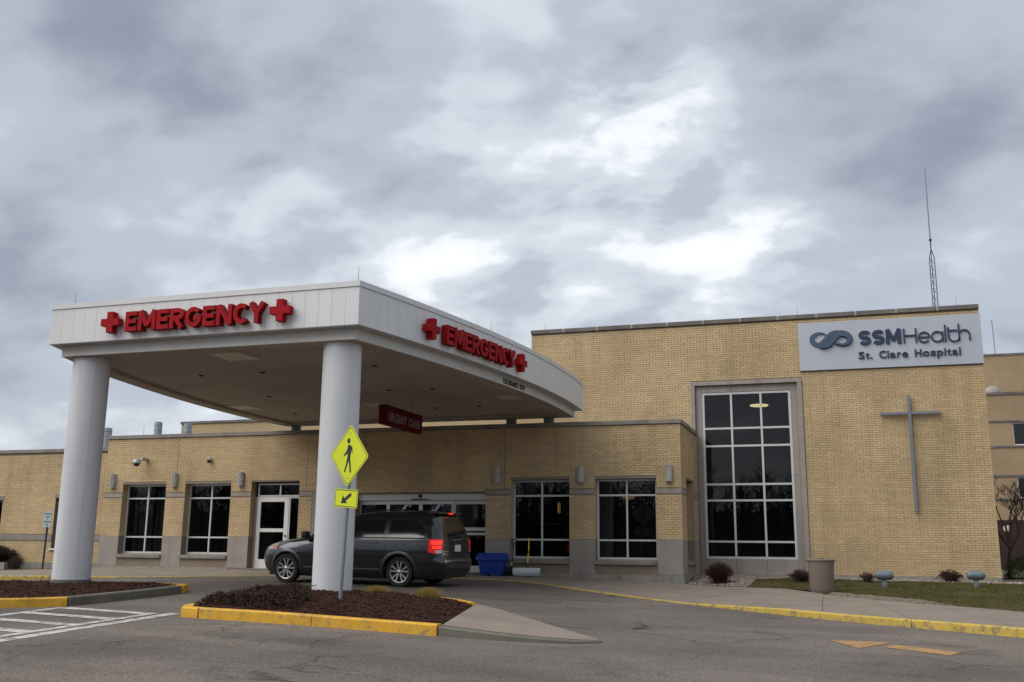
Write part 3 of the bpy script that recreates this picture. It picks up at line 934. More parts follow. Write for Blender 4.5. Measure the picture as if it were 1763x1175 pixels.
def pebble(mb, x, y, z, r):
    q = [(1, 0, 0), (-1, 0, 0), (0, 1, 0), (0, -1, 0), (0, 0, .75), (0, 0, -.5)]
    a = rng.uniform(0, 6.28); s_ = r * rng.uniform(0.7, 1.3, 3)
    c, s2 = math.cos(a), math.sin(a)
    vs = [(x + (p[0] * s_[0] * c - p[1] * s_[1] * s2), y + (p[0] * s_[0] * s2 + p[1] * s_[1] * c), z + p[2] * s_[2]) for p in q]
    mb.add(vs, [(0, 2, 4), (2, 1, 4), (1, 3, 4), (3, 0, 4), (2, 0, 5), (1, 2, 5), (3, 1, 5), (0, 3, 5)])


def pebbles(name, label, n, fn, rr, matn):
    mb = MB(); k = 0
    while k < n:
        q = fn()
        if q is None: continue
        k += 1
        pebble(mb, q[0], q[1], q[2], rng.uniform(*rr))
    tag(mb.build(name, matn, None, smooth=False), label, 'gravel', kind='stuff')


def gfn():
    x = rng.uniform(-4.05, 8.5); y = rng.uniform(-1.0, 3.4)
    if inside((x, y), LAWN_POLY): return None
    if y < np.interp(x, [-4.1, -3.2, -2.3, -2.2], [-0.08, -.58, -1.15, -1.2]): return None
    if x < -4.0: return None
    return x, y, LZ(x, y) + 0.008


pebbles('gravel', 'pale river stones along the foot of the tall brick wall', 5200, gfn, (0.018, 0.05), 'gravel')
mat('gravel_pale', (0.50, 0.45, 0.40), 0.9, var=(0.38, 0.33, 0.28), scale=7.0)
pebbles('gravel', 'scattered bright pebbles among the darker stones by the wall', 1500, lambda: (lambda q: q if q is not None and (q[0] > -1.0 or rng.random() < .25) else None)(gfn()), (0.02, 0.042), 'gravel_pale')

# worn bare strip and winter grit where the lawn meets the walk
grit_a = resample([(-0.36, -4.10), (0.4, -5.1), (1.06, -5.92), (1.9, -6.68)], 30)
grit_b = resample([(-0.25, -3.55), (0.75, -4.75), (1.35, -5.45), (2.0, -6.55)], 30)
o = loft(grit_a, grit_b, 4, lambda x, y, s_, t: LZ(x, y) + 0.034 * min(1, t * 3) * min(1, 4 * (1 - s_)) + 0.014 * mnoise.noise(Vector((x * 6, y * 6, 2)))).build('bare_soil', 'grit', None, fixn=False, smooth=True)
o['kind'] = 'structure'

# ---- paint on the road
cw = structure('crosswalk_marking')
strip('border_line', 'white_paint', (-12.02, -14.25), (-11.35, -19.5), 0.16, 0.005, cw)
strip('border_line', 'white_paint', (-9.86, -14.25), (-9.25, -19.5), 0.20, 0.005, cw)
strip('border_line', 'white_paint', (-10.13, -14.50), (-9.53, -19.5), 0.15, 0.005, cw)
for i in range(6):
    y = -14.28 - i * 0.92
    strip('rung_line', 'white_paint', (-11.95 + i * 0.11, y), (-10.05 + i * 0.10, y - 0.25), 0.25, 0.0065, cw)
ar = structure('lane_arrow_marking')
flat_poly('arrow_head', 'orange_paint', [(-0.24, -12.69), (0.13, -13.53), (0.59, -12.59)], 0.005, ar)
flat_poly('arrow_shaft', 'orange_paint', [(0.45, -13.26), (1.19, -13.85), (1.37, -13.48), (0.62, -12.87)], 0.005, ar)

# ================================================================== WALL BUILDERS
class Frame:
    """a wall plane: O origin, U along, Nn outward normal"""

    def __init__(s, O, U, Nn):
        s.O = Vector(O); s.U = Vector(U); s.N = Vector(Nn)

    def p(s, u, z, n):
        q = s.O + s.U * u + s.N * n
        return (q.x, q.y, q.z + z)


def wbox(name, matn, parent, F, u0, u1, z0, z1, n0, n1, bevel=0.0):
    vs = [F.p(u, z, n) for n in (n0, n1) for z in (z0, z1) for u in (u0, u1)]
    return MB().add(vs, [(0, 1, 3, 2), (4, 6, 7, 5), (0, 4, 5, 1), (2, 3, 7, 6), (0, 2, 6, 4), (1, 5, 7, 3)]).build(name, matn, parent, bevel=bevel)


def wall_slab(parent, F, u0, u1, z0, z1, holes, depth, matn, n_front=-0.007, name='wall'):
    us = sorted({u0, u1, *[h[0] for h in holes], *[h[1] for h in holes]})
    zs = sorted({z0, z1, *[h[2] for h in holes], *[h[3] for h in holes]})
    us = [u for u in us if u0 <= u <= u1]; zs = [z for z in zs if z0 <= z <= z1]
    hole = lambda u, z: any(h[0] < u < h[1] and h[2] < z < h[3] for h in holes)
    mb = MB(); nb = n_front - depth
    solid = [[not hole((us[i] + us[i + 1]) / 2, (zs[j] + zs[j + 1]) / 2) for j in range(len(zs) - 1)] for i in range(len(us) - 1)]
    for i in range(len(us) - 1):
        for j in range(len(zs) - 1):
            if not solid[i][j]: continue
            a, b, c, d_ = us[i], us[i + 1], zs[j], zs[j + 1]
            mb.add([F.p(a, c, n_front), F.p(b, c, n_front), F.p(b, d_, n_front), F.p(a, d_, n_front)], [(0, 1, 2, 3)])
            mb.add([F.p(a, c, nb), F.p(b, c, nb), F.p(b, d_, nb), F.p(a, d_, nb)], [(3, 2, 1, 0)])
            for di, dj, e in ((-1, 0, (a, c, a, d_)), (1, 0, (b, d_, b, c)), (0, -1, (b, c, a, c)), (0, 1, (a, d_, b, d_))):
                ii, jj = i + di, j + dj
                if 0 <= ii < len(us) - 1 and 0 <= jj < len(zs) - 1 and solid[ii][jj]: continue
                mb.add([F.p(e[0], e[1], n_front), F.p(e[2], e[3], n_front), F.p(e[2], e[3], nb), F.p(e[0], e[1], nb)], [(0, 1, 2, 3)])
    return mb.build(name, matn, parent, fixn=False)


def brick_field(parent, F, u0, u1, z0, z1, blocks, singles, headers=0, jambs=(), ch=0.0677, Lb=0.2032, j=0.0095, skip=None):
    rows = []
    r_ = 0; z = z0
    h = ch - j
    while z + h <= z1 + 1e-6:
        zb = z + h
        iv = [(u0, u1)]
        for b in blocks:
            if b[2] < zb - 0.3 * h and b[3] > z + 0.3 * h:
                nv = []
                for a, c in iv:
                    if b[1] <= a or b[0] >= c: nv.append((a, c)); continue
                    if b[0] > a: nv.append((a, b[0]))
                    if b[1] < c: nv.append((b[1], c))
                iv = nv
        hd = headers and r_ % headers == headers - 1
        l = (Lb / 2 if hd else Lb)
        st = u0 - l + (0 if r_ % 2 else l / 2)
        for a, c in iv:
            k = math.floor((a - st) / l)
            u = st + k * l
            while u < c:
                x0 = max(u + j / 2, a + 0.002); x1 = min(u + l - j / 2, c - 0.002)
                if x1 - x0 > 0.02: rows.append((x0, x1, z, zb, 1 if (not hd and x1 - x0 > Lb - j - 0.004) else 0))
                u += l
        r_ += 1; z += ch
    B = np.array(rows)
    if skip is not None: B = B[[not skip((b[0] + b[1]) / 2, b[2]) for b in B]]
    full = np.where(B[:, 4] > 0)[0]
    if singles:
        P_ = np.array([F.p((b[0] + b[1]) / 2, (b[2] + b[3]) / 2, 0) for b in B[full]])
        dist = np.linalg.norm(P_ - np.array(CAM), axis=1)
        pick = full[np.argsort(dist)[:singles]]
    else:
        pick = np.array([], int)
    rest = np.setdiff1d(np.arange(len(B)), pick)
    tint = PAL[rng.choice(len(PAL), len(B), p=PALW)] * rng.uniform(0.94, 1.05, (len(B), 1))
    # joined mass
    vs = []; fs = []; cols = []
    for i in rest:
        x0, x1, a, b, _ = B[i]; n1_ = rng.uniform(0, 0.0025); base = len(vs)
        for n in (-0.02, n1_):
            for zz in (a, b):
                for u in (x0, x1): vs.append(F.p(u, zz, n))
        fs += [(base + 4, base + 5, base + 7, base + 6), (base, base + 1, base + 5, base + 4), (base + 2, base + 6, base + 7, base + 3), (base, base + 4, base + 6, base + 2), (base + 1, base + 3, base + 7, base + 5)]
        cols += [tint[i]] * 8
    for jb in jambs:                       # returned bricks in the sides of the openings
        ju, jz0, jz1, dp, sgn = jb
        z = z0; r2 = 0
        while z + h <= jz1:
            if z >= jz0:
                cuts = (0.02, 0.105, 0.30) if r2 % 2 else (0.02, 0.20, 0.30)
                for q in range(2):
                    na, nb_ = -cuts[q] - j / 2, -cuts[q + 1] + j / 2
                    base = len(vs); ua, ub = (ju - 0.01, ju + 0.006) if sgn > 0 else (ju + 0.01, ju - 0.006)
                    for n in (na, nb_):
                        for zz in (z, z + h):
                            for u in (ua, ub): vs.append(F.p(u, zz, n))
                    fs += [(base, base + 1, base + 3, base + 2), (base + 4, base + 6, base + 7, base + 5), (base, base + 4, base + 5, base + 1), (base + 2, base + 3, base + 7, base + 6), (base + 1, base + 5, base + 7, base + 3)]
                    cols += [PAL[rng.choice(len(PAL), p=PALW)]] * 8
            z += ch; r2 += 1
    off = WL[parent]
    me = bpy.data.meshes.new('brickwork')
    me.from_pydata([(q[0] - off[0], q[1] - off[1], q[2] - off[2]) for q in vs], [], fs)
    at = me.attributes.new('tint', 'FLOAT_COLOR', 'POINT')
    at.data.foreach_set('color', np.c_[np.array(cols), np.ones(len(cols))].astype(np.float32).ravel())
    me.materials.append(M['brick'])
    o = link('brickwork', me, parent); o['kind'] = 'stuff'
    # the nearest bricks one by one
    variants = []
    for t_ in range(len(PAL)):
        mv = bpy.data.meshes.new('brick')
        hl = (Lb - j) / 2; hh = h / 2
        q = []
        for n in (-0.02, 0.002):
            for zz in (-hh, hh):
                for u in (-hl, hl):
                    w_ = F.U * u + F.N * n; q.append((w_.x, w_.y, w_.z + zz))
        mv.from_pydata(q, [], [(4, 5, 7, 6), (0, 1, 5, 4), (2, 6, 7, 3), (0, 4, 6, 2), (1, 3, 7, 5)])
        at = mv.attributes.new('tint', 'FLOAT_COLOR', 'POINT')
        at.data.foreach_set('color', np.tile(np.r_[PAL[t_] * rng.uniform(.94, 1.04), 1], 8).astype(np.float32))
        mv.materials.append(M['brick'])
        variants.append(mv)
    for i in pick:
        x0, x1, a, b, _ = B[i]
        c = F.p((x0 + x1) / 2, (a + b) / 2, rng.uniform(0, 0.002))
        link('brick', variants[rng.choice(len(PAL), p=PALW)], parent, Vector(c) - off)


def window(parent, F, u0, u1, z0, z1, n, ucuts, zcuts, fm='frame_alu', fw=0.055, mw=0.05, fd=0.06, gl='window_glass', name='window'):
    """aluminium window: the frame is the part, its panes and bars are sub-parts"""
    mb = MB()
    for a in ((u0, u0 + fw, z0, z1), (u1 - fw, u1, z0, z1), (u0 + fw, u1 - fw, z0, z0 + fw), (u0 + fw, u1 - fw, z1 - fw, z1)):
        vs = [F.p(u, z, nn) for nn in (n - fd, n) for z in (a[2], a[3]) for u in (a[0], a[1])]
        mb.add(vs, [(0, 1, 3, 2), (4, 6, 7, 5), (0, 4, 5, 1), (2, 3, 7, 6), (0, 2, 6, 4), (1, 5, 7, 3)])
    fr = mb.build(name, fm, parent)
    us = [u0 + fw] + list(ucuts) + [u1 - fw]; zs = [z0 + fw] + list(zcuts) + [z1 - fw]
    for u in ucuts:
        wbox('mullion', fm, fr, F, u - mw / 2, u + mw / 2, z0 + fw, z1 - fw, n - fd, n + 0.004)
    for z in zcuts:
        for i in range(len(us) - 1):
            a = us[i] + (mw / 2 if i else 0); b = us[i + 1] - (mw / 2 if i < len(us) - 2 else 0)
            wbox('transom', fm, fr, F, a, b, z - mw / 2, z + mw / 2, n - fd, n + 0.002)
    for i in range(len(us) - 1):
        for k in range(len(zs) - 1):
            a = us[i] + (mw / 2 if i else 0); b = us[i + 1] - (mw / 2 if i < len(us) - 2 else 0)
            c = zs[k] + (mw / 2 if k else 0); d_ = zs[k + 1] - (mw / 2 if k < len(zs) - 2 else 0)
            t = rng.normal(0, 0.0008, 2)     # panes never hang perfectly plumb
            MB().add([F.p(a, c, n - fd / 2), F.p(b, c, n - fd / 2 + t[0]), F.p(b, d_, n - fd / 2 + t[0] + t[1]), F.p(a, d_, n - fd / 2 + t[1])], [(0, 1, 2, 3)]).build('pane', gl, fr, fixn=False)
    return fr


def coping(parent, F, u0, u1, z0, z1, n0, n1, length, matn, joint='joint_sealant', joint_w=0.014):
    k = max(1, round((u1 - u0) / length)); st = (u1 - u0) / k
    for i in range(k):
        dz = rng.uniform(-.003, .003)
        wbox('coping_stone', matn, parent, F, u0 + i * st + joint_w / 2, u0 + (i + 1) * st - joint_w / 2, z0, z1 + dz, n0, n1, bevel=0.006)
        if i: wbox('coping_joint', joint, parent, F, u0 + i * st - joint_w / 2, u0 + i * st + joint_w / 2, z0 + 0.004, z1 - 0.008, n0 + 0.004, n1 - 0.006)


FX = Frame((0, 0, 0), (1, 0, 0), (0, -1, 0))

# ================================================================== LOW EMERGENCY WING
low = thing('emergency_wing', 'long low buff brick building with grey stone base behind the entrance canopy', 'building', (-13.8, 2, 0))
X0, X1 = -23.42, -4.14
WIN = [(-22.67, -20.97), (-20.23, -18.51), (-9.09, -7.33), (-6.59, -4.84)]
DOOR = (-17.76, -16.04)
ENT = (-14.07, -9.86)
holes = [(a, b, 0.40, 2.70) for a, b in WIN] + [(*DOOR, 0.0, 2.70), (*ENT, 0.0, 2.30)]
wall_slab(low, FX, X0, X1, -0.35, 4.20, holes, 0.32, 'mortar')
PIERS = [(X0, -22.67), (-20.97, -20.23), (-18.51, -17.76), (-16.04, -15.57), (-9.86, -9.09), (-7.33, -6.59), (-4.84, X1)]
STONE = [(a, b, 0.0, 0.98) for a, b in PIERS] + [(a, b, 2.24, 2.37) for a, b in PIERS] + [(a, b, 0.0, 0.42) for a, b in WIN] + [(-15.57, -14.07, 0.0, 2.37)]
STONE[3] = (-16.04, -15.57, 0.0, 0.98)
jambs = []
for a, b in WIN: jambs += [(a, 0.99, 2.70, 0.3, 1)]
jambs += [(DOOR[0], 0.99, 2.70, .3, 1)]
brick_field(low, FX, X0 + 0.004, X1, 0.99, 4.17, holes + STONE, 300, 0, jambs)
for a, b in PIERS:
    wbox('stone_panel', 'stone', low, FX, a + 0.004, b - 0.004, 0.024, 0.978, -0.30, 0.004, bevel=0.004)
    wbox('stone_band', 'stone', low, FX, a + 0.004, b - 0.004, 2.245, 2.365, -0.30, 0.005, bevel=0.003)
wbox('stone_panel', 'stone', low, FX, -15.56, -14.08, 0.024, 1.22, -0.30, 0.004, bevel=0.004)
wbox('stone_panel', 'stone', low, FX, -15.56, -14.08, 1.228, 2.365, -0.30, 0.004, bevel=0.004)
for a, b in WIN:
    mid = (a + b) / 2
    for p, q in ((a, mid), (mid, b)):
        wbox('stone_panel', 'stone', low, FX, p + 0.005, q - 0.005, 0.024, 0.288, -0.28, -0.012, bevel=0.004)
    mb = MB(); o_ = 0.0
    wbox('window_sill', 'stone_coping', low, FX, a - 0.03, b - 0.004, 0.292, 0.398, -0.20, 0.075, bevel=0.008)
    wbox('sill_slope', 'stone', low, FX, a + 0.008, b - 0.008, 0.398, 0.432, -0.30, -0.16)
    wbox('window_head', 'stone_coping', low, FX, a + 0.004, b - 0.004, 2.665, 2.697, -0.30, -0.005)
    window(low, FX, a + 0.012, b - 0.008, 0.435, 2.66, -0.24, [mid], [0.96, 2.21])
# foundation course that shows where the walk falls away
u = X0
while u < X1 - 0.1:
    v_ = min(u + 1.25, X1)
    wbox('foundation_block', 'concrete_wall', low, FX, u + 0.004, v_ - 0.004, -0.40, 0.016, -0.2, 0.03, bevel=0.006) if not (DOOR[0] - 0.9 < u < ENT[1] + .6) else wbox('foundation_block', 'concrete_wall', low, FX, u + 0.004, v_ - 0.004, -0.40, -0.02, -0.2, 0.02)
    u = v_
coping(low, FX, X0 - 0.04, X1 + 0.05, 4.18, 4.30, -0.34, 0.05, 2.4, 'stone_coping')
# movement joints in the brickwork
for u_, z_ in ((-15.80, 2.37), (-9.28, 2.37), (-20.60, 2.90)):
    wbox('control_joint', 'mortar_dark', low, FX, u_ - .007, u_ + .007, z_, 4.175, -.02, .004)
# staff door
dw = window(low, FX, DOOR[0] + 0.10, DOOR[1] - 0.004, 2.24, 2.66, -0.24, [-16.85], [], 'frame_alu', 0.05, 0.05)
dr = MB()
D0, D1 = -17.66, -16.52
for a in ((D0, D0 + 0.13, 0.02, 2.23), (D1 - 0.15, D1, 0.02, 2.23), (D0 + .13, D1 - .15, 0.02, 0.30), (D0 + .13, D1 - .15, 1.14, 1.25), (D0 + .13, D1 - .15, 2.08, 2.23)):
    dr.box(a[0], a[1], 0.24, 0.30, a[2], a[3])
dro = dr.build('door', 'frame_white', low)
wbox('pane', 'window_glass', dro, FX, D0 + .13, D1 - .15, 0.30, 1.14, -0.275, -0.27)
wbox('pane', 'window_glass', dro, FX, D0 + .13, D1 - .15, 1.25, 2.08, -0.275, -0.27)
wbox('door_handle', 'galvanized', dro, FX, D1 - 0.10, D1 - 0.05, 1.00, 1.06, -0.24, -0.19)
window(low, FX, D1 + 0.004, DOOR[1] - 0.004, 0.02, 2.236, -0.25, [], [], 'frame_alu', 0.045, 0.04, name='sidelight')
wbox('door_jamb', 'stone', low, FX, DOOR[0] + 0.004, D0 - 0.004, 0.0, 2.236, -0.30, -0.22)
# automatic entrance: four glazed leaves under a grey operator box
en = MB()
en.box(ENT[0] + .004, ENT[1] - .004, 0.14, 0.32, 2.10, 2.296)
eno = en.build('entrance_header', 'frame_alu', low, bevel=0.005)
wbox('header_groove', 'seam_dark', eno, FX, ENT[0] + .01, ENT[1] - .01, 2.155, 2.165, -0.141, -0.138)
MB().lathe([(0.0, -0.03), (0.05, -0.028), (0.06, 0.0), (0.055, 0.05)], (-12.0, 0.13, 2.22), 16, 'y').build('door_sensor', 'plastic_black', eno, smooth=True)
box('sensor_bar', 'plastic_black', eno, -12.28, -11.72, 0.10, 0.14, 2.105, 2.135)
E4 = [ENT[0] + .01, -13.09, -12.01, -10.95, ENT[1] - .01]
for i in range(4):
    a, b = E4[i] + .003, E4[i + 1] - .003
    side = i in (0, 3)
    y0 = 0.25 if side else 0.22
    lf = MB(); t_ = 0.055
    rails = [(a, a + t_, 0.02, 2.095), (b - t_, b, 0.02, 2.095), (a + t_, b - t_, 0.02, 0.20), (a + t_, b - t_, 1.98, 2.095)]
    if side: rails += [(a + t_, b - t_, 1.20, 1.30), (a + t_, b - t_, 1.08, 1.15)]
    for q in rails: lf.box(q[0], q[1], y0, y0 + 0.045, q[2], q[3])
    lo_ = lf.build('entrance_door', 'frame_alu', low)
    if side:
        wbox('pane', 'window_glass', lo_, FX, a + t_, b - t_, 0.20, 1.08, -y0 - .03, -y0 - .025)
        wbox('pane', 'window_glass', lo_, FX, a + t_, b - t_, 1.30, 1.98, -y0 - .03, -y0 - .025)
    else:
        wbox('pane', 'window_glass', lo_, FX, a + t_, b - t_, 0.20, 1.98, -y0 - .03, -y0 - .025)
        c = (a + b) / 2
        S1 = [(-.17, -.07), (-.10, -.085), (-.03, -.03), (.03, .05), (.10, .085), (.15, .05)]
        S2 = [(-.10, -.09), (-.03, -.09), (.04, .0), (.10, .07), (.16, .06), (.19, .0)]
        for pts, nm in ((S1, 'decal_ribbon'), (S2, 'decal_ribbon')):
            pl = smooth_line(pts, 5); a1 = offset_line(pl, 0.018); a2 = offset_line(pl, -0.018)
            mbd = MB(); n_ = len(pl)
            mbd.add([(c + q[0], y0 + .018, 1.895 + q[1]) for q in a1] + [(c + q[0], y0 + .018, 1.895 + q[1]) for q in a2], [(k, k + 1, n_ + k + 1, n_ + k) for k in range(n_ - 1)])
            mbd.build(nm, 'decal_white', lo_, fixn=False)
        if i == 2: wbox('blue_banner', 'banner_blue', lo_, FX, a + t_ + .01, b - t_ - .12, 1.62, 1.97, -y0 - .045, -y0 - .036)
wbox('threshold', 'stone_coping', low, FX, ENT[0], ENT[1], -0.04, 0.018, -0.34, 0.02)
wbox('threshold', 'stone_coping', low, FX, DOOR[0], DOOR[1], -0.04, 0.018, -0.34, 0.02)

# east return wall of the wing with its own window
FS = Frame((X1, 0, 0), (0, 1, 0), (1, 0, 0))
sh = [(0.90, 2.45, 0.40, 2.70)]
wall_slab(low, FS, 0.02, 3.42, -0.35, 4.20, sh, 0.3, 'mortar')
sst = [(0.0, .90, 0.0, .98), (2.45, 3.43, 0, .98), (0, .90, 2.24, 2.37), (2.45, 3.43, 2.24, 2.37), (.90, 2.45, 0, .42)]
brick_field(low, FS, 0.004, 3.43, 0.99, 4.17, sh + sst, 0, 0, [(2.45, 0.99, 2.70, .3, -1)])
for a, b in ((0.006, .896), (2.454, 3.43)):
    wbox('stone_panel', 'stone', low, FS, a, b, 0.024, .978, -0.28, 0.004, bevel=0.003)
    wbox('stone_band', 'stone', low, FS, a, b, 2.245, 2.365, -0.28, 0.005)
wbox('stone_panel', 'stone', low, FS, .905, 2.445, 0.024, .288, -0.28, -0.012)
wbox('window_sill', 'stone_coping', low, FS, .87, 2.48, .292, .398, -0.2, 0.075, bevel=0.006)
wbox('sill_slope', 'stone', low, FS, .908, 2.44, .398, .432, -.3, -.16)
window(low, FS, .91, 2.44, .435, 2.66, -0.24, [1.675], [.96, 2.21])
wbox('foundation_block', 'concrete_wall', low, FS, 0.0, 3.43, -0.40, 0.016, -0.2, 0.03)
coping(low, FS, 0.34, 3.43, 4.18, 4.30, -0.34, 0.05, 1.6, 'stone_coping')
wbox('downpipe', 'coping_dark', low, FS, 3.38, 3.42, -0.05, 4.0, 0.0, 0.03)
# shell of the wing: roof, rear and west walls, room behind the glass
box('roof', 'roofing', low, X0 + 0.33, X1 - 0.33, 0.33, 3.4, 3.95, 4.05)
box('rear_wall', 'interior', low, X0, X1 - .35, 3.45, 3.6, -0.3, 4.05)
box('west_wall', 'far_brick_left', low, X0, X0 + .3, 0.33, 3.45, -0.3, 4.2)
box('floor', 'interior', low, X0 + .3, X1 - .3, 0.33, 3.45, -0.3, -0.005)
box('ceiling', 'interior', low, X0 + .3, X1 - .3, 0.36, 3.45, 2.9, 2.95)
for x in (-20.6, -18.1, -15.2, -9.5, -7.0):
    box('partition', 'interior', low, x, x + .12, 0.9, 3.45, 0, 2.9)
# what little shows through the panes
for x in np.arange(-22.5, -21.1, 0.16):
    box('curtain_fold', 'curtain', low, x, x + 0.13, 0.50 + 0.05 * math.sin(x * 30), 0.54 + 0.05 * math.sin(x * 30), 0.4, 2.75)
MB().lathe([(0.0, -.30), (0.045, -.28), (0.05, 0), (0.03, .02)], (-8.05, 1.5, 2.05), 12).build('pendant_lamp', 'lit_amber', low, smooth=True)
MB().lathe([(0.0, -.10), (0.16, -.06), (0.21, 0.02), (0.0, .03)], (-5.95, 1.6, 2.25), 20).build('bowl_lamp', 'lit_amber', low, smooth=True)
box('ceiling_light', 'lit_warm', low, -19.5, -18.65, 1.3, 1.75, 2.86, 2.90)
box('ceiling_light', 'lit_warm', low, -16.95, -16.2, 1.4, 1.7, 2.84, 2.90)
box('reception_counter', 'interior', low, -13.6, -11.6, 2.4, 2.9, 0, 1.05)

# ================================================================== TALL HOSPITAL BLOCK
YT = 3.45
FT = Frame((0, YT, 0), (1, 0, 0), (0, -1, 0))
tall = thing('hospital_block', 'tall windowed buff brick hospital block carrying the name sign', 'building', (-2.7, 9, 0))
TX0, TX1 = -9.54, 4.17
TW = (-4.16, -1.06, -0.06, 5.77)       # stone-framed recess
wall_slab(tall, FT, TX0, TX1, -0.5, 7.76, [TW], 0.3, 'mortar_dark')
surr = (-4.29, -0.92, -0.5, 5.89)
brick_field(tall, FT, TX0, TX1, 0.045, 7.74, [surr], 300, 6, (), skip=lambda u_, z_: u_ < -4.2 and z_ < 3.9)
# stone surround
wbox('surround_jamb', 'stone', tall, FT, -4.288, -4.16, -0.06, 5.77, -0.1, 0.045, bevel=0.004)
wbox('surround_jamb', 'stone', tall, FT, -1.06, -0.922, -0.06, 5.77, -0.1, 0.045, bevel=0.004)
wbox('surround_head', 'stone', tall, FT, -4.288, -0.922, 5.772, 5.888, -0.1, 0.048, bevel=0.004)
Wx0, Wx1, Wz0, Wz1 = -3.955, -1.27, 0.465, 5.55
for a, b, c, d_ in ((-4.158, Wx0 - .004, -.05, 2.95), (-4.158, Wx0 - .004, 2.958, 5.768), (Wx1 + .004, -1.062, -.05, 2.95), (Wx1 + .004, -1.062, 2.958, 5.768),
                    (Wx0, -3.06, Wz1 + .004, 5.768), (-3.052, -2.165, Wz1 + .004, 5.768), (-2.157, Wx1, Wz1 + .004, 5.768),
                    (Wx0, -3.063, -.05, Wz0 - .006), (-3.055, -2.167, -.05, Wz0 - .006), (-2.159, Wx1, -.05, Wz0 - .006)):
    wbox('stone_panel', 'stone', tall, FT, a, b, c, d_, -0.25, -0.06, bevel=0.003)
window(tall, FT, Wx0, Wx1, Wz0, Wz1, -0.08, [-3.06, -2.163], [0.975, 2.21, 2.70, 3.875, 4.42], fw=0.07, mw=0.06, fd=0.07)
wbox('flashing', 'galvanized', tall, FT, -4.1, -1.1, -0.085, -0.055, -0.1, 0.055)
wbox('foundation', 'concrete_wall', tall, FT, TX0, TX1, -0.5, 0.04, -0.2, 0.012)
wbox('foundation', 'concrete_wall', tall, FT, -4.28, -0.93, -0.5, -0.09, -0.1, 0.03)
coping(tall, FT, TX0 - .04, TX1 + .03, 7.74, 7.87, -0.35, 0.06, 1.14, 'coping_dark', 'joint_sealant', 0.05)
box('roof', 'roofing', tall, TX0 + .3, TX1 - .3, YT + .3, 16, 7.4, 7.5)
box('east_wall', 'far_brick_left', tall, TX1 - .3, TX1 - .002, YT + .32, 16, -.5, 7.78)
box('west_wall', 'far_brick_left', tall, TX0 + .002, TX0 + .3, YT + .32, 16, -.5, 7.78)
box('rear_wall', 'far_brick_left', tall, TX0, TX1, 16, 16.3, -.5, 7.78)
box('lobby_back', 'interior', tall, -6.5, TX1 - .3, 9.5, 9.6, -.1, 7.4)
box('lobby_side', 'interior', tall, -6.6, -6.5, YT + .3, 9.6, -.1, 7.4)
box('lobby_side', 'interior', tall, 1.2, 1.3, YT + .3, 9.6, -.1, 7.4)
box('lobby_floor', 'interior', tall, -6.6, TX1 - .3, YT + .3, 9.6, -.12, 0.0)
box('gallery_floor', 'interior', tall, -6.6, 1.2, 7.6, 9.5, 3.2, 3.4)
for q in (-3.4, -1.9):
    MB().lathe([(0.12, 0), (0.12, 3.2)], (q, 7.7, 0), 12).build('lobby_post', 'interior_light', tall)
MB().lathe([(0.0, 0.0), (0.28, 0.015), (0.30, 0.05), (0.0, 0.06)], (-2.36, 5.6, 5.36), 24).build('ceiling_light', 'lit_warm', tall, smooth=True)

# ================================================================== WEST WING (left edge)
YW = 0.3
FW = Frame((0, YW, 0), (1, 0, 0), (0, -1, 0))
west = thing('west_wing', 'lower buff brick wing with one stone belt course at the far left', 'building', (-31, 3, 0))
WX0, WX1 = -38.0, -23.43
wh = [(-25.66, -24.1, 0.55, 2.25), (-30.2, -27.94, 1.0, 2.18)]
wall_slab(west, FW, WX0, WX1, -.9, 3.84, wh, .3, 'mortar')
brick_field(west, FW, -29.6, WX1, 0.095, 3.80, wh + [(WX0, -25.66, .82, 1.0), (-24.1, WX1, .82, 1.0), (-25.70, -24.05, 2.25, 2.40), (-30.3, -27.9, 2.18, 2.33)], 300)
wbox('wall_end', 'far_brick_left', west, FW, WX0, -29.61, .095, 3.8, -0.01, 0.0)
for a, b in ((-29.6, -27.6), (-27.592, -25.665), (-24.095, WX1)):
    wbox('belt_stone', 'stone_coping', west, FW, a, b, .825, .995, -.1, .03, bevel=.004)
for w_ in wh:
    wbox('window_head', 'stone_coping', west, FW, w_[0] - .04, w_[1] + .04, w_[3] + .004, w_[3] + .146, -.2, .02, bevel=.004)
    window(west, FW, w_[0] + .01, w_[1] - .01, w_[2] + .01, w_[3] - .004, -0.16, [(w_[0] + w_[1]) / 2], [], 'coping_dark')
wbox('window_sill', 'frame_white', west, FW, -25.72, -24.06, .50, .55, -.2, .07)
wbox('window_sill', 'stone_coping', west, FW, -30.2, -27.9, .94, .998, -.2, .05)
u = -29.6
while u < WX1 - .1:
    wbox('foundation_block', 'concrete_wall', west, FW, u + .004, min(u + 2.0, WX1) - .004, -.9, .09, -.1, .012, bevel=.005); u += 2.0
coping(west, FW, -30, WX1, 3.82, 3.94, -.33, .05, 2.2, 'stone_coping')
box('roof', 'roofing', west, WX0, WX1, YW + .3, 14, 3.6, 3.7)
box('room_back', 'interior', west, WX0, WX1 - .1, 3.2, 3.3, -.5, 3.6)
box('end_wall', 'far_brick_left', west, WX0, WX0 + .3, YW + .3, 14, -.9, 3.8)

# ================================================================== BLOCKS BEHIND
FB = Frame((0, 6.0, 0), (1, 0, 0), (0, -1, 0))
bk = thing('rear_block', 'upper buff brick block rising behind the low wing roof', 'building', (-17, 10, 0))
box('wall', 'far_brick_left', bk, -25.0, TX0 - .01, 6.0, 14, 0, 5.47)
coping(bk, FB, -25.04, TX0 - .02, 5.47, 5.57, -.35, .05, 2.4, 'coping_dark')
box('roof', 'roofing', bk, -24.8, TX0 - .3, 6.3, 13.8, 5.48, 5.5)

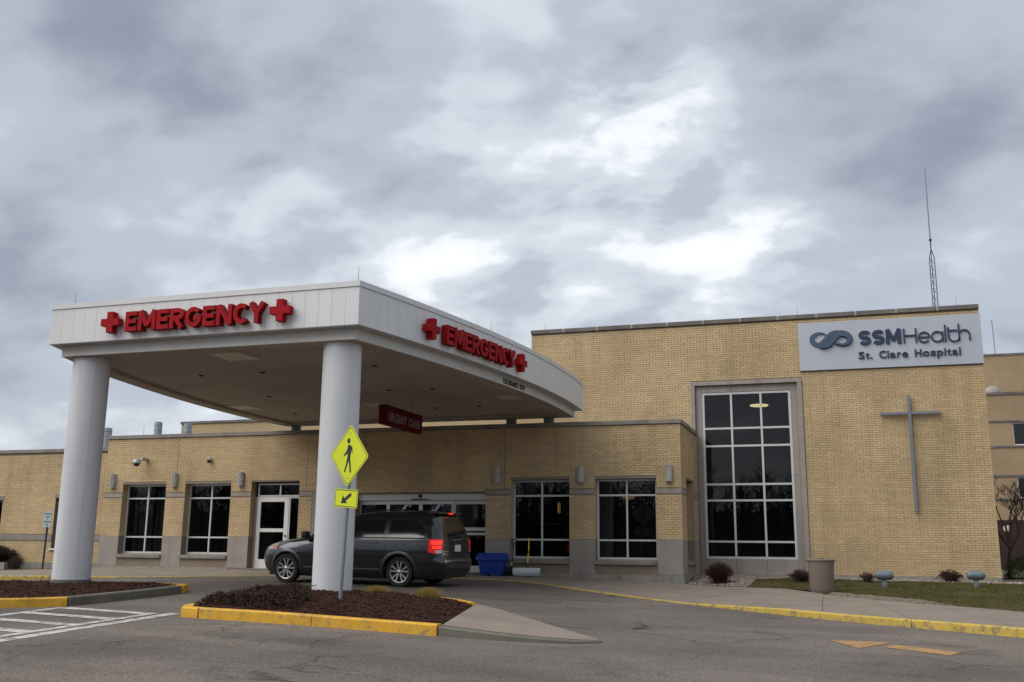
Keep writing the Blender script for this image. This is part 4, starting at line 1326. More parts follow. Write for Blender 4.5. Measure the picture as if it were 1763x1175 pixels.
FR = Frame((0, 45.0, 0), (1, 0, 0), (0, -1, 0))
rb = thing('ward_block', 'distant four-storey tan brick ward block at the right edge', 'building', (25, 50, 0))
rh = []
for i in range(8):
    for z0, z1 in ((7.75, 9.25), (4.3, 5.66)):
        rh.append((11.15 + i * 4.2, 13.2 + i * 4.2, z0, z1))
wall_slab(rb, FR, 4.5, 46, -2, 11.3, rh, .4, 'far_brick_right', 0.0)
for z0, z1 in ((11.12, 11.30), (9.30, 9.42), (7.60, 7.72), (5.68, 5.80), (4.15, 4.27)):
    wbox('belt_course', 'coping_dark', rb, FR, 4.5, 46, z0, z1, -.1, .06)
for h_ in rh[:6]:
    window(rb, FR, h_[0], h_[1], h_[2], h_[3], -.12, [], [], 'frame_white', .07, .06)
for h_ in rh[6:]:
    wbox('pane', 'tint_glass', rb, FR, h_[0], h_[1], h_[2], h_[3], -.2, -.15)
box('room_back', 'interior', rb, 4.5, 46, 47.5, 47.6, -1, 11)
box('roof', 'roofing', rb, 4.5, 46, 45.4, 52, 11.0, 11.1)
box('upper_storey', 'far_brick_right', rb, 4.5, 46, 52, 62, 11, 15.05)
box('upper_coping', 'coping_dark', rb, 4.5, 46.05, 51.95, 52.3, 15.05, 15.2)
box('entrance_wall', 'rear_red', rb, 6, 30, 42.5, 44.9, -2, 2.8)
box('entrance_post', 'frame_white', rb, 12.0, 12.15, 42.3, 42.48, -2, 2.0)
MB().lathe([(0.56, 0.0), (0.55, .15), (0.48, .36), (0.33, .50), (0.15, .57), (0.0, .59)], (10.25, 46.0, 11.3), 24).build('dome_skylight', 'stone', rb, smooth=True)
MB().tube([(11.6, 52.5, 15), (11.55, 52.5, 17.9)], .035, 6).build('mast', 'post_steel', rb)

# ================================================================== CANOPY
can = thing('entrance_canopy', 'white drive-through canopy with flared curved sides on two round columns', 'canopy', (-12, -5.5, 0))
CY0, CY1, CXC = -11.62, 0.74, -12.0
_ry = np.array([-11.7, -10.65, -9.59, -8.52, -7.61, -6.56, -4.43, -2.38, 0.7]); _rx = np.array([-8.30, -8.06, -7.89, -7.66, -7.45, -7.33, -7.10, -7.02, -7.10])
_pf = np.polyfit(_ry, _rx, 3)


def rx(y, inset=0.0):
    return float(np.polyval(_pf, y)) - inset


def lx(y, inset=0.0):
    return 2 * float(np.interp(y, [-11.6, -9.0, -1.7], [-11.82, -11.97, -12.1])) - float(np.polyval(_pf, y)) + inset


def canopy_outline(inset, n=40):
    y0, y1 = CY0 + inset, CY1 - inset
    ys = np.linspace(y0, y1, n)
    return [(rx(y, inset), y) for y in ys] + [(lx(y, inset), y) for y in ys[::-1]]


ZB, ZF0, ZF1 = 4.50, 4.72, 5.56


def ring_band(name, matn, parent, o_out, o_in, z0, z1):
    a = canopy_outline(o_out); b = canopy_outline(o_in); n = len(a); mb = MB()
    mb.add([(*p, z0) for p in a] + [(*p, z1) for p in a] + [(*p, z0) for p in b] + [(*p, z1) for p in b],
           [q for i in range(n) for q in ((i, (i + 1) % n, n + (i + 1) % n, n + i), (2 * n + i, 3 * n + i, 3 * n + (i + 1) % n, 2 * n + (i + 1) % n),
                                          (i, 2 * n + i, 2 * n + (i + 1) % n, (i + 1) % n), (n + i, n + (i + 1) % n, 3 * n + (i + 1) % n, 3 * n + i))])
    return mb.build(name, matn, parent)


ring_band('fascia_backing', 'seam_dark', can, 0.022, 0.30, ZF0 + .01, ZF1 - 0.10)
bm_ = ring_band('beam', 'beam_paint', can, 0.22, 0.245, ZB, ZF0 + .008)
ring_band('beam_soffit', 'soffit', bm_, 0.247, 0.62, ZB + .003, ZF0 + .006)
ring_band('fascia_underside', 'beam_paint', can, 0.004, 0.24, ZF0, ZF0 + .009)
ring_band('fascia_coping', 'white_coping', can, -0.018, 0.35, ZF1 - 0.105, ZF1)
ring_band('coping_drip', 'seam_dark', can, -0.002, 0.02, ZF1 - 0.118, ZF1 - 0.105)
# fascia panels one by one
zt, zb_ = ZF1 - 0.119, ZF0 + .0095


def fascia_panel(p0, p1):
    a = np.array(p0); b = np.array(p1); d_ = (b - a) / np.linalg.norm(b - a); nn = np.array([d_[1], -d_[0]])
    a2 = a + d_ * .0022; b2 = b - d_ * .0022
    vs = []
    for o_ in (0.0, -0.02):
        for q in (a2, b2):
            r_ = q + nn * o_
            vs += [(r_[0], r_[1], zb_), (r_[0], r_[1], zt)]
    MB().add(vs, [(0, 2, 3, 1), (4, 5, 7, 6), (0, 1, 5, 4), (2, 6, 7, 3), (1, 3, 7, 5), (0, 4, 6, 2)]).build('fascia_panel', 'white_metal', can)


fx0, fx1 = lx(CY0), rx(CY0)
k = 25
for i in range(k):
    fascia_panel((fx0 + (fx1 - fx0) * i / k, CY0), (fx0 + (fx1 - fx0) * (i + 1) / k, CY0))
ysd = np.linspace(CY0, CY1, 43)
for i in range(42):
    fascia_panel((rx(ysd[i]), ysd[i]), (rx(ysd[i + 1]), ysd[i + 1]))
    fascia_panel((lx(ysd[i + 1]), ysd[i + 1]), (lx(ysd[i]), ysd[i]))
fascia_panel((rx(CY1), CY1), (lx(CY1), CY1))
# roof deck, soffit boards
ra = canopy_outline(.30)
MB().add([(*p, 5.40) for p in ra], [tuple(range(len(ra)))]).build('roof_deck', 'roofing', can, fixn=False)
yy = CY0 + .62
while yy < CY1 - .65:
    y2 = min(yy + 1.22, CY1 - .62)
    ys = np.linspace(yy + .004, y2 - .004, 5)
    pl = [(rx(y, .62), y) for y in ys] + [(lx(y, .62), y) for y in ys[::-1]]
    mb = MB(); n = len(pl)
    for h_ in (0,):
        mb.add([(*p, 4.575) for p in pl] + [(*p, 4.60) for p in pl], [tuple(range(n)), tuple(reversed(range(n, 2 * n)))] + [(i, (i + 1) % n, n + (i + 1) % n, n + i) for i in range(n)])
    mb.build('soffit_panel', 'soffit', can)
    yy = y2
sf = canopy_outline(.60)
MB().add([(*p, 4.62) for p in sf], [tuple(range(len(sf)))]).build('soffit_backing', 'car_trim', can, fixn=False)
for cx_, cy_ in ((-11.85, -10.2), (-16.0, -3.4), (-8.0, -3.4), (-12.0, -2.9)):
    lf = box('soffit_light', 'frame_alu', can, cx_ - .36, cx_ + .36, cy_ - .40, cy_ + .40, 4.555, 4.573)
    box('lens', 'soffit_light', lf, cx_ - .32, cx_ + .32, cy_ - .36, cy_ + .36, 4.551, 4.5545)
for cx_, cy_ in ((-14.0, -8.3), (-14.2, -5.0), (-15.3, -1.75), (-12.35, -8.3), (-9.5, -8.4), (-10.63, -5.2), (-9.5, -5.1), (-10.7, -1.9), (-9.4, -1.96)):
    MB().lathe([(0.0, 0.0), (0.04, 0.0), (0.055, -.010), (0.06, 0.0), (0.06, .008)], (cx_, cy_, 4.566), 16).build('downlight', 'car_trim', can, smooth=True)
for cx_, cy_, zb2 in ((-8.95, -10.93, -.09), (-14.82, -10.93, 0.005)):
    gz = g(cx_, cy_)
    c_ = MB().lathe([(.366, zb2), (.366, 4.5)], (cx_, cy_, 0), 64).build('column', 'column_white', can, smooth=True)
    for a_ in (-38, 88):
        ca_, sa_ = math.cos(R(a_)), math.sin(R(a_))
        MB().tube([(cx_ + .365 * ca_, cy_ + .365 * sa_, zb2 + .002), (cx_ + .365 * ca_, cy_ + .365 * sa_, 4.498)], .006, 6).build('column_seam', 'beam_paint', c_)
    MB().lathe([(.3665, 2.30), (.3672, 2.302), (.3672, 2.308), (.3665, 2.31)], (cx_, cy_, 0), 64, cap=False).build('column_joint', 'beam_paint', c_)
    MB().lathe([(.385, gz - .05), (.385, zb2 - .012), (.372, zb2)], (cx_, cy_, 0), 64).build('column_plinth', 'kerb_grey' if cx_ < -12 else 'concrete', c_, smooth=True)
for x in (-16.55, -9.25, -8.08):
    MB().lathe([(.16, 4.0), (.16, 4.6)], (x, .48, 0), 20).build('roof_stub_column', 'post_steel', can, smooth=True)
# lightning rods along the edge
for x, y, h_ in ((-14.95, -11.45, .3), (-8.42, -11.45, .33), (rx(-6.6, .12), -6.6, .28)):
    MB().tube([(x, y, ZF1 - .01), (x + .01, y, ZF1 + h_)], [.008, .004], 5).build('lightning_rod', 'post_steel', can)


# ================================================================== LETTERING
def letter_part(ch, matn, parent, fn, size, depth, w=None, offset=0.0, name='letter'):
    """ch drawn with its left edge at u=0, baseline v=0; fn(u, v, d) -> world point; d from 0 (wall) to depth"""
    v0, f0 = GLYPH[ch]
    x0, x1 = v0[:, 0].min(), v0[:, 0].max()
    sx = size if w is None else w / (x1 - x0)
    off = WL[parent]
    me = bpy.data.meshes.new(name)
    me.from_pydata([Vector(fn((a - x0) * sx, b * size, (c + .5) * depth)) - off for a, b, c in v0], [], f0)
    me.materials.append(M[matn])
    link(name, me, parent)


def stroke_geo(mb, pl, w, P, d0, d1):
    pl = np.array(pl, float)
    ws = np.array([w] * len(pl)) if not hasattr(w, '__len__') else np.interp(np.linspace(0, 1, len(pl)), np.linspace(0, 1, len(w)), w)
    sg = np.diff(pl, axis=0); sg /= np.linalg.norm(sg, axis=1)[:, None] + 1e-9
    t = np.vstack([sg[:1], sg[:-1] + sg[1:], sg[-1:]]); t /= np.linalg.norm(t, axis=1)[:, None] + 1e-9
    nn = np.stack([-t[:, 1], t[:, 0]], 1)
    a = pl + nn * ws[:, None] / 2; b = pl - nn * ws[:, None] / 2
    n = len(pl)
    mb.add([P(q[0], q[1], d0) for q in a] + [P(q[0], q[1], d0) for q in b] + [P(q[0], q[1], d1) for q in a] + [P(q[0], q[1], d1) for q in b],
           [f_ for i in range(n - 1) for f_ in ((2 * n + i, 2 * n + i + 1, 3 * n + i + 1, 3 * n + i), (i, n + i, n + i + 1, i + 1), (i, i + 1, 2 * n + i + 1, 2 * n + i), (n + i, 3 * n + i, 3 * n + i + 1, n + i + 1))]
           + [(0, 2 * n, 3 * n, n), (n - 1, 2 * n - 1, 4 * n - 1, 3 * n - 1)])


def ell(cx_, cy_, ra, rb_, a0, a1, n=18):
    return [(cx_ + ra * math.cos(R(a0 + (a1 - a0) * i / n)), cy_ + rb_ * math.sin(R(a0 + (a1 - a0) * i / n))) for i in range(n + 1)]


def glyph(c, w, h, t):
    """block capitals as centre lines for strokes of width t"""
    e = t / 2; cx_, cy_ = w / 2, h / 2; ra, rb_ = (w - t) / 2, (h - t) / 2
    if c == 'E': return [[(e, 0), (e, h)], [(t * .9, e), (w, e)], [(t * .9, cy_), (w * .92, cy_)], [(t * .9, h - e), (w, h - e)]]
    if c == 'M': return [[(e, 0), (e, h)], [(w - e, 0), (w - e, h)], [(e * .9, h), (cx_, h * .22)], [(w - e * .9, h), (cx_, h * .22)]]
    if c == 'N': return [[(e, 0), (e, h)], [(w - e, 0), (w - e, h)], [(e * 1.1, h - .01), (w - e * 1.1, .01)]]
    if c == 'R': return [[(e, 0), (e, h)], [(t * .9, h - e), (w * .5, h - e)] + ell(w * .55, h * .70, w * .45 - e, h * .30 - e, 80, -80, 10) + [(w * .5, h * .40 + e), (t * .9, h * .40 + e)], [(w * .45, h * .44), (w - e * 1.05, 0)]]
    if c == 'G': return [ell(cx_, cy_, ra, rb_, 42, 352, 26), [(w * .52, h * .46), (w - e * .2, h * .46)]]
    if c == 'C': return [ell(cx_ * 1.04, cy_, ra * 1.04, rb_, 48, 312, 24)]
    if c == 'Y': return [[(e * .9, h), (cx_, h * .45)], [(w - e * .9, h), (cx_, h * .45)], [(cx_, h * .52), (cx_, 0)]]
    if c == 'S': return [ell(cx_, h * .5 + (h - t) / 4, ra, (h - t) / 4, 25, 255, 16) + ell(cx_, h * .5 - (h - t) / 4, ra, (h - t) / 4, 75, -155, 16)]
    raise KeyError(c)


def stroke_letter(c, matn, parent, P, w, h, t, depth, back=None, name='letter'):
    mb = MB()
    for i, pl in enumerate(glyph(c, w, h, t)):
        stroke_geo(mb, pl, t, P, 0.0, depth + .0015 * i)
    o = mb.build(name, matn, parent)
    if back:
        o.data.materials.append(M[back])
        f0 = (Vector(P(w / 2, h / 2, 1)) - Vector(P(w / 2, h / 2, 0))).normalized()
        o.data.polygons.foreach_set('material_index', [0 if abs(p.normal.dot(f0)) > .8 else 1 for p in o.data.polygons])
    return o


EMW = [0.28, 0.41, 0.28, 0.325, 0.375, 0.28, 0.35, 0.345, 0.35]
EMG = 0.026


def emergency(parent, place, total):
    """place(s, v, d): s along the fascia from the centre of the first cross"""
    def cross(s0):
        a, b = .212, .072
        pl = [(-b, -a), (b, -a), (b, -b), (a, -b), (a, b), (b, b), (b, a), (-b, a), (-b, b), (-a, b), (-a, -b), (-b, -b)]
        mb = MB().prism([(s0 + u, v_ + .235) for u, v_ in pl], lambda u, v_, d_: place(u, v_, d_), 0.03, 0.18)
        o = mb.build('cross', 'sign_red', parent)
        return o
    cross(0.0); cross(total)
    run = sum(EMW) + EMG * 8
    s_ = 0.335 + (total - 0.60 - run) / 2
    for c, w_ in zip('EMERGENCY', EMW):
        s0 = s_ - (.035 if c == 'Y' else 0)
        stroke_letter(c, 'sign_red', parent, lambda u, v_, d_, s0=s0: place(s0 + u, v_ + .022, .03 + d_), w_, .400, .088, .14, 'sign_red_return')
        s_ += w_ + EMG


es1 = thing('emergency_sign', 'red EMERGENCY channel letters between two crosses on the front fascia', 'sign', (-12, CY0, 4.9), group='red emergency signs on the canopy')
emergency(es1, lambda s_, v_, d_: (-13.73 + s_, CY0 - d_, 4.825 + v_), 3.87)
es2 = thing('emergency_sign', 'red EMERGENCY channel letters between two crosses on the curved side fascia', 'sign', (-7.5, -7, 4.9), group='red emergency signs on the canopy')
_cy = np.linspace(CY0, CY1, 400); _cx = np.array([rx(y) for y in _cy])
_cs = np.r_[0, np.cumsum(np.hypot(np.diff(_cx), np.diff(_cy)))]
S0 = float(np.interp(-9.46, _cy, _cs))


def side_place(s_, v_, d_):
    y = float(np.interp(S0 + s_, _cs, _cy)); x = rx(y)
    t = np.array([rx(y + .02) - rx(y - .02), .04]); t /= np.linalg.norm(t); nn = np.array([t[1], -t[0]])
    return (x + nn[0] * d_, y + nn[1] * d_, 4.82 + v_)


emergency(es2, side_place, 4.10)
# clearance lettering on the beam
cs = thing('clearance_lettering', 'small black clearance lettering on the curved side beam', 'lettering', (-7.4, -5.5, 4.5))
SC = float(np.interp(-5.70, _cy, _cs)); s_ = 0.0
for c in "CLEARANCE 13'6\"":
    if c == ' ':
        s_ += .07; continue

    def cp(u, v_, d_, s0=s_):
        y = float(np.interp(SC + s0 + u, _cs, _cy))
        return (rx(y, .22) + d_ + .002, y, 4.545 + v_)
    w_ = {'\'': .02, '"': .045, '1': .045}.get(c, .082)
    letter_part(c, 'letter_black', cs, cp, .165, .012, w_, 0.004)
    s_ += w_ + .02

# hanging urgent care sign
uc = thing('urgent_care_sign', 'dark red URGENT CARE sign box hanging under the canopy', 'sign', (-10.6, -4.45, 3.7))
box('sign_box', 'dark_red_panel', uc, -10.80, -10.6, -5.42, -3.12, 3.70, 4.15, bevel=.008)
box('sign_cap', 'car_trim', uc, -10.81, -10.59, -5.43, -3.11, 4.152, 4.18)
for y in (-5.4, -3.5):
    box('hanger', 'soffit', uc, -10.74, -10.72, y - .01, y + .01, 4.18, 4.575)
s_ = -5.26
for c, w_ in zip('URGENT CARE', (.16, .16, .17, .14, .17, .15, .10, .16, .17, .16, .14)):
    if c != ' ':
        letter_part(c, 'dull_white', uc, lambda u, v_, d_, s0=s_: (-10.599 + d_, s0 + u, 3.80 + v_), .30, .008, w_, 0.003)
    s_ += w_ + .028

# hospital name sign
hs = thing('hospital_sign', 'pale grey wall panel with raised navy hospital name and ribbon logo', 'sign', (1.6, YT, 6.1))
wbox('sign_panel', 'panel_grey', hs, FT, -.945, 4.19, 6.10, 7.585, .006, .055, bevel=.004)
wbox('panel_edge', 'letter_black', hs, FT, -.945, 4.19, 6.088, 6.099, .006, .05)
NP = lambda u0, v0: (lambda u, v_, d_: (u0 + u, YT - .056 - d_, v0 + v_))
x = 0.80
for c, w_ in zip('SSM', (.355, .355, .43)):
    stroke_letter(c, 'letter_navy', hs, NP(x, 6.80), w_, .445, .105, .05); x += w_ + .03
x = 2.06


def stroke(parent, pts, w, o, matn='letter_navy', d1=.05, smooth_n=6, name='letter', back=None):
    pl = smooth_line(pts, smooth_n) if smooth_n > 1 else np.array(pts, float)
    mb = MB()
    stroke_geo(mb, pl, w, NP(*o), 0.0, d1)
    ob = mb.build(name, matn, parent)
    if back:
        ob.data.materials.append(M[back])
        ob.data.polygons.foreach_set('material_index', [0 if abs(p.normal.y) > .8 else 1 for p in ob.data.polygons])
    return ob


def join_strokes(parent, lst, o):
    """several strokes as one letter mesh"""
    mb = MB()
    for i, (p, sn) in enumerate(lst):
        stroke_geo(mb, smooth_line(p, sn) if sn > 1 else p, .042, NP(*o), 0.0, .05 + .0015 * i)
    return mb.build('letter', 'letter_navy', parent)


arc = lambda cx_, cy_, r_, a0, a1, n=14: [(cx_ + r_ * math.cos(R(a0 + (a1 - a0) * i / n)), cy_ + r_ * math.sin(R(a0 + (a1 - a0) * i / n))) for i in range(n + 1)]
Hh = .44
join_strokes(hs, [([(0, 0), (0, Hh)], 1), ([(.33, 0), (.33, Hh)], 1), ([(.02, .22), (.31, .22)], 1)], (2.08, 6.80))
join_strokes(hs, [(arc(.16, .16, .15, 0, 320, 22), 1), ([(.02, .16), (.31, .16)], 1)], (2.47, 6.79))
join_strokes(hs, [(arc(.16, .16, .15, 0, 360, 24), 1), ([(.31, 0), (.31, .31)], 1)], (2.83, 6.79))
join_strokes(hs, [([(0, 0), (0, .50)], 1)], (3.215, 6.79))
join_strokes(hs, [([(0, .43), (0, .15)] + arc(.15, .15, .15, 180, 340, 14), 1), ([(0.0, .33), (.24, .33)], 1)], (3.30, 6.78))
join_strokes(hs, [([(0, 0), (0, .50)], 1), ([(0, .17)] + arc(.14, .17, .14, 180, 0, 14) + [(.28, 0)], 1)], (3.585, 6.80))
x = 0.77
for c, w_ in zip('St. Clare Hospital', (.17, .11, .05, .13, .20, .045, .165, .11, .165, .13, .185, .185, .145, .17, .045, .11, .155, .045)):
    if c != ' ':
        letter_part(c, 'letter_navy', hs, NP(x, 6.385), .31, .04, w_, 0.008)
    x += w_ + .03
# ribbon logo: two strokes that cross (pixel plan scaled to metres on the panel)
Lp = lambda q: ((q[0] - 327) * .00319, -(q[1] - 243) * .00319 * 1.04 + .0006 * (q[0] - 327) * -.35)
r1 = [(288, 203), (250, 189), (200, 196), (160, 228), (160, 270), (200, 298), (240, 290), (285, 250), (330, 203), (375, 178), (428, 170)]
r2 = [(222, 322), (262, 318), (310, 290), (350, 240), (390, 200), (435, 190), (482, 208), (500, 243), (478, 280), (430, 295), (368, 284)]
w1 = [.02, .05, .09, .13, .14, .14, .15, .17, .17, .12, .02]
w2 = [.02, .09, .15, .18, .18, .16, .15, .12, .08, .05, .03]
lo1 = stroke(hs, [Lp(q) for q in r1], w1, (0.0, 7.035), 'logo_blue', d1=.045, name='logo_ribbon', back='letter_navy')
stroke(hs, [Lp(q) for q in r2], [q + .032 for q in w2], (0.0, 7.035), 'letter_navy', d1=.070, name='logo_shade_edge')  # shade edge between the ribbons painted as a wider navy stroke; sides navy too
lo2 = stroke(hs, [Lp(q) for q in r2], w2, (0.0, 7.035), 'logo_blue', d1=.095, name='logo_ribbon', back='letter_navy')

# steel cross
cr_ = thing('wall_cross', 'tall slim blue-grey steel cross mounted on the brick wall', 'cross', (2.08, YT, 1.85))
wbox('upright', 'cross_metal', cr_, FT, 2.032, 2.118, 1.85, 5.23, .05, .15, bevel=.006)
wbox('crossbar', 'cross_metal', cr_, FT, 1.27, 2.030, 4.66, 4.738, .05, .148, bevel=.006)
wbox('crossbar', 'cross_metal', cr_, FT, 2.120, 2.92, 4.66, 4.738, .05, .148, bevel=.006)
for z in (2.2, 4.2):
    wbox('standoff', 'post_steel', cr_, FT, 2.05, 2.10, z, z + .06, 0, .05)

# ================================================================== WALL LAMPS, CAMERAS, ROOF KIT
LAMPS = [(-23.07, 'left of the curtained window, leftmost of six'), (-20.63, 'between the two left windows'), (-18.13, 'left of the white staff door'),
         (-9.50, 'right of the automatic doors'), (-6.98, 'between the two right windows'), (-4.47, 'by the right corner of the low wing')]


def wall_lamp(x):
    t = thing('wall_lamp', '', 'lamp', (x, 0, 2.56))
    def hc(r_, z0, z1, nm, mt):
        mb = MB(); n = 14
        pts = [(x - r_ * math.cos(math.pi * i / n), -0.03 - r_ * 1.05 * math.sin(math.pi * i / n)) for i in range(n + 1)]
        mb.prism(pts, lambda u, v_, d_: (u, v_, d_), z0, z1)
        return mb.build(nm, mt, t, smooth=True)
    box('back_plate', 'lamp_alu', t, x - .085, x + .085, -.03, -.003, 2.56, 3.0)
    hc(.085, 2.60, 2.96, 'diffuser', 'lamp_diffuser')
    hc(.10, 2.945, 3.0, 'cap', 'lamp_alu')
    hc(.10, 2.56, 2.605, 'bottom_ring', 'lamp_alu')
    for i in range(1, 6):
        a = math.pi * i / 6
        cx_, cy_ = x - .095 * math.cos(a), -.03 - .10 * math.sin(a)
        box('cage_bar', 'lamp_alu', t, cx_ - .008, cx_ + .008, cy_ - .006, cy_ + .006, 2.60, 2.95)
    for z in (2.70, 2.86):
        hc(.094, z, z + .015, 'cage_hoop', 'lamp_alu')
    return t


def copy_tree(o, parent=None):
    c = o.copy(); COL.objects.link(c); c.parent = parent
    WL[c] = WL[o].copy()
    for ch in list(o.children):
        copy_tree(ch, c)
    return c


lamp0 = wall_lamp(LAMPS[0][0])
for i, (x, wh_) in enumerate(LAMPS):
    o = lamp0 if i == 0 else copy_tree(lamp0)
    o.location.x = x
    tag(o, 'silver half-round caged wall lamp ' + wh_, 'lamp', 'wall lamps along the low wing')

c1 = thing('security_camera', 'large grey dome security camera high above the leftmost window', 'camera', (-21.9, 0, 3.3))
box('wall_arm', 'lamp_alu', c1, -21.86, -21.74, -.30, -.003, 3.42, 3.52, bevel=.01)
MB().lathe([(.0, .12), (.10, .11), (.13, .05), (.13, 0.0), (.11, -.01)], (-21.93, -.36, 3.33), 20).build('housing', 'lamp_alu', c1, smooth=True)
MB().lathe([(.105, 0.0), (.09, -.06), (.05, -.10), (0, -.11)], (-21.93, -.36, 3.33), 20).build('dome', 'plastic_black', c1, smooth=True)
c2 = thing('security_camera', 'small grey camera above the second window from the left', 'camera', (-19.34, 0, 3.35))
MB().lathe([(.07, 0.0), (.07, .05), (.055, .09), (.05, .12)], (-19.34, -.0, 3.42), 16, 'y').build('mount', 'lamp_alu', c2, smooth=True)
c2.children[0].data.transform(Matrix.Scale(-1, 4, (0, 1, 0)))
MB().lathe([(.06, 0.03), (.06, 0.0), (.045, -.05), (0, -.075)], (-19.34, -.11, 3.38), 16).build('dome', 'plastic_black', c2, smooth=True)

VENT = [(-25.2, 2.0, 3.7, 4.83, .16, 'ribbed grey roof vent half hidden behind the left column'), (-23.02, 2.0, 4.0, 4.99, .135, 'grey roof vent with a dent above the curtained window'),
        (-21.78, 2.0, 4.0, 4.90, .135, 'grey roof vent in front of the rear brick block')]
for x, y, z0, z1, r_, lb in VENT:
    t = thing('roof_vent', lb, 'vent', (x, y, z0), group='round metal roof vents')
    MB().lathe([(r_, z0), (r_, z1 - .12), (r_ * .97, z1)], (x, y, 0), 24).build('pipe', 'galvanized', t, smooth=True)
    for z in (z1 - .30, z1 - .12):
        MB().lathe([(r_ + .001, z), (r_ + .012, z + .008), (r_ + .012, z + .02), (r_ + .001, z + .028)], (x, y, 0), 24).build('band', 'post_steel', t, smooth=True)
    MB().lathe([(r_ * .9, z1), (r_ * 1.02, z1 + .01), (r_ * .5, z1 + .03), (0, z1 + .035)], (x, y, 0), 24).build('cap', 'galvanized', t, smooth=True)
for x, y, z, h_, lb in ((-9.1, 3.6, 7.86, .28, 'at the left end of the tall roof edge'), (-5.3, 3.6, 7.86, .28, 'above the tall wall left of the big window'), (-0.95, 3.6, 7.86, .3, 'at the left end of the name panel'),
                        (3.6, 3.6, 7.86, .32, 'right of the radio mast'), (-22.2, .2, 4.29, .35, 'on the low wing roof between two vents')):
    tag(MB().tube([(x, y, z), (x, y, z + h_)], [.009, .004], 5).build('lightning_rod', 'post_steel'), 'thin lightning rod ' + lb, 'lightning rod', 'lightning rods along the roof edges')
# radio mast
am = thing('radio_mast', 'lattice radio mast with a long whip aerial behind the name sign', 'antenna', (3.65, 10, 7.5))
bx_ = [(3.65 + .10 * math.cos(a), 10 + .10 * math.sin(a)) for a in (R(20), R(140), R(260))]
for q in bx_:
    MB().tube([(q[0], q[1], 7.4), (q[0], q[1], 11.2), (3.65, 10, 11.55)], .014, 5).build('leg', 'post_dark', am)
mb = MB(); z = 7.6; i = 0
while z < 11.1:
    for a in range(3):
        p, q = bx_[a], bx_[(a + 1) % 3]
        mb.tube([(p[0], p[1], z), (q[0], q[1], z + .28)], .006, 4, False)
    z += .28
mb.build('lacing', 'post_dark', am)
MB().tube([(3.65, 10, 11.5), (3.65, 10, 11.9)], .022, 6).build('mount', 'post_dark', am)
MB().tube([(3.65, 10, 11.85), (3.65, 10, 11.92)], .05, 8).build('clamp', 'post_dark', am)
MB().tube([(3.65, 10, 11.9), (3.65, 10, 13.4), (3.66, 10, 14.65)], [.026, .022, .018], 5).build('whip', 'post_steel', am)
for q in ((1.2, 12, 7.5), (6.0, 13, 7.5), (3.9, 6, 7.5)):
    MB().tube([(3.65, 10, 9.6), q], .003, 3).build('guy_wire', 'post_steel', am)

# ================================================================== SIGNS ON POSTS
ps = thing('crossing_sign', 'leaning post with lime yellow pedestrian diamond and arrow plate', 'sign', (-7.82, -12.76, g(-7.82, -12.76) + .12))
ps.rotation_euler = (R(1.0), R(4.3), R(-25))
# local frame: x along the sign face, -y out of the face, z up the post
MB().tube([(0, 0, -.35), (0, 0, 2.78)], .031, 14).build('post', 'post_steel', ps, smooth=True, local=True)
PZ = 2.40


def plate(name, poly, y0, y1, matn, parent):
    return MB().prism(poly, lambda u, v_, d_: (u, d_, v_), y0, y1).build(name, matn, parent, local=True)


def rdiam(h_, r_=.05):
    o_ = []
    for a in range(4):
        c = (h_ - r_ * 1.4142) * np.array((math.cos(R(90 * a)), math.sin(R(90 * a))))
        for k_ in range(-3, 4): o_.append(tuple(c + r_ * np.array((math.cos(R(90 * a + 15 * k_)), math.sin(R(90 * a + 15 * k_))))))
    return o_


di = plate('warning_plate', [(u, v_ + PZ) for u, v_ in rdiam(.515)], -.040, -.034, 'sign_lime', ps)
plate('plate_back', [(u, v_ + PZ) for u, v_ in rdiam(.515)], -.0335, -.0315, 'galvanized', di)
mb = MB(); a = rdiam(.490); b = rdiam(.476); n = len(a)
mb.add([(u, -.0405, v_ + PZ) for u, v_ in a] + [(u, -.0405, v_ + PZ) for u, v_ in b], [(i, (i + 1) % n, n + (i + 1) % n, n + i) for i in range(n)])
mb.build('border', 'letter_black', di, local=True, fixn=False)
for z in (PZ + .37, PZ - .37):
    MB().lathe([(0, -.046), (.012, -.045), (.014, -.040)], (0, 0, z), 8, 'y').build('bolt', 'post_steel', di, local=True)
# walking figure
fig = MB()
fy = -.0415
circ = [(-.035 + .042 * math.cos(R(a_)), .245 + .048 * math.sin(R(a_))) for a_ in range(0, 360, 24)]
torso = [(-.055, .165), (-.015, .185), (.045, .165), (.075, .13), (.085, .04), (.065, .035), (.055, .10), (.04, .05), (.035, -.04), (.060, -.14), (.085, -.27), (.045, -.275), (.022, -.16), (-.005, -.085),
         (-.035, -.17), (-.075, -.275), (-.11, -.265), (-.065, -.13), (-.045, -.03), (-.04, .04), (-.07, .02), (-.135, -.015), (-.145, .01), (-.09, .06), (-.06, .11)]
for pl in (circ, torso):
    fig.add([(u, fy, v_ + PZ) for u, v_ in pl], [tuple(range(len(pl)))])
fig.build('walking_figure', 'letter_black', di, local=True, fixn=False)
AZ = 1.70
rr = [(-.305, -.15), (.305, -.15), (.305, .15), (-.305, .15)]


def rrect(w_, h_, r_):
    o_ = []
    for cx_, cy_, a0 in ((w_ - r_, h_ - r_, 0), (-w_ + r_, h_ - r_, 90), (-w_ + r_, -h_ + r_, 180), (w_ - r_, -h_ + r_, 270)):
        for k_ in range(5): o_.append((cx_ + r_ * math.cos(R(a0 + 22.5 * k_)), cy_ + r_ * math.sin(R(a0 + 22.5 * k_))))
    return o_


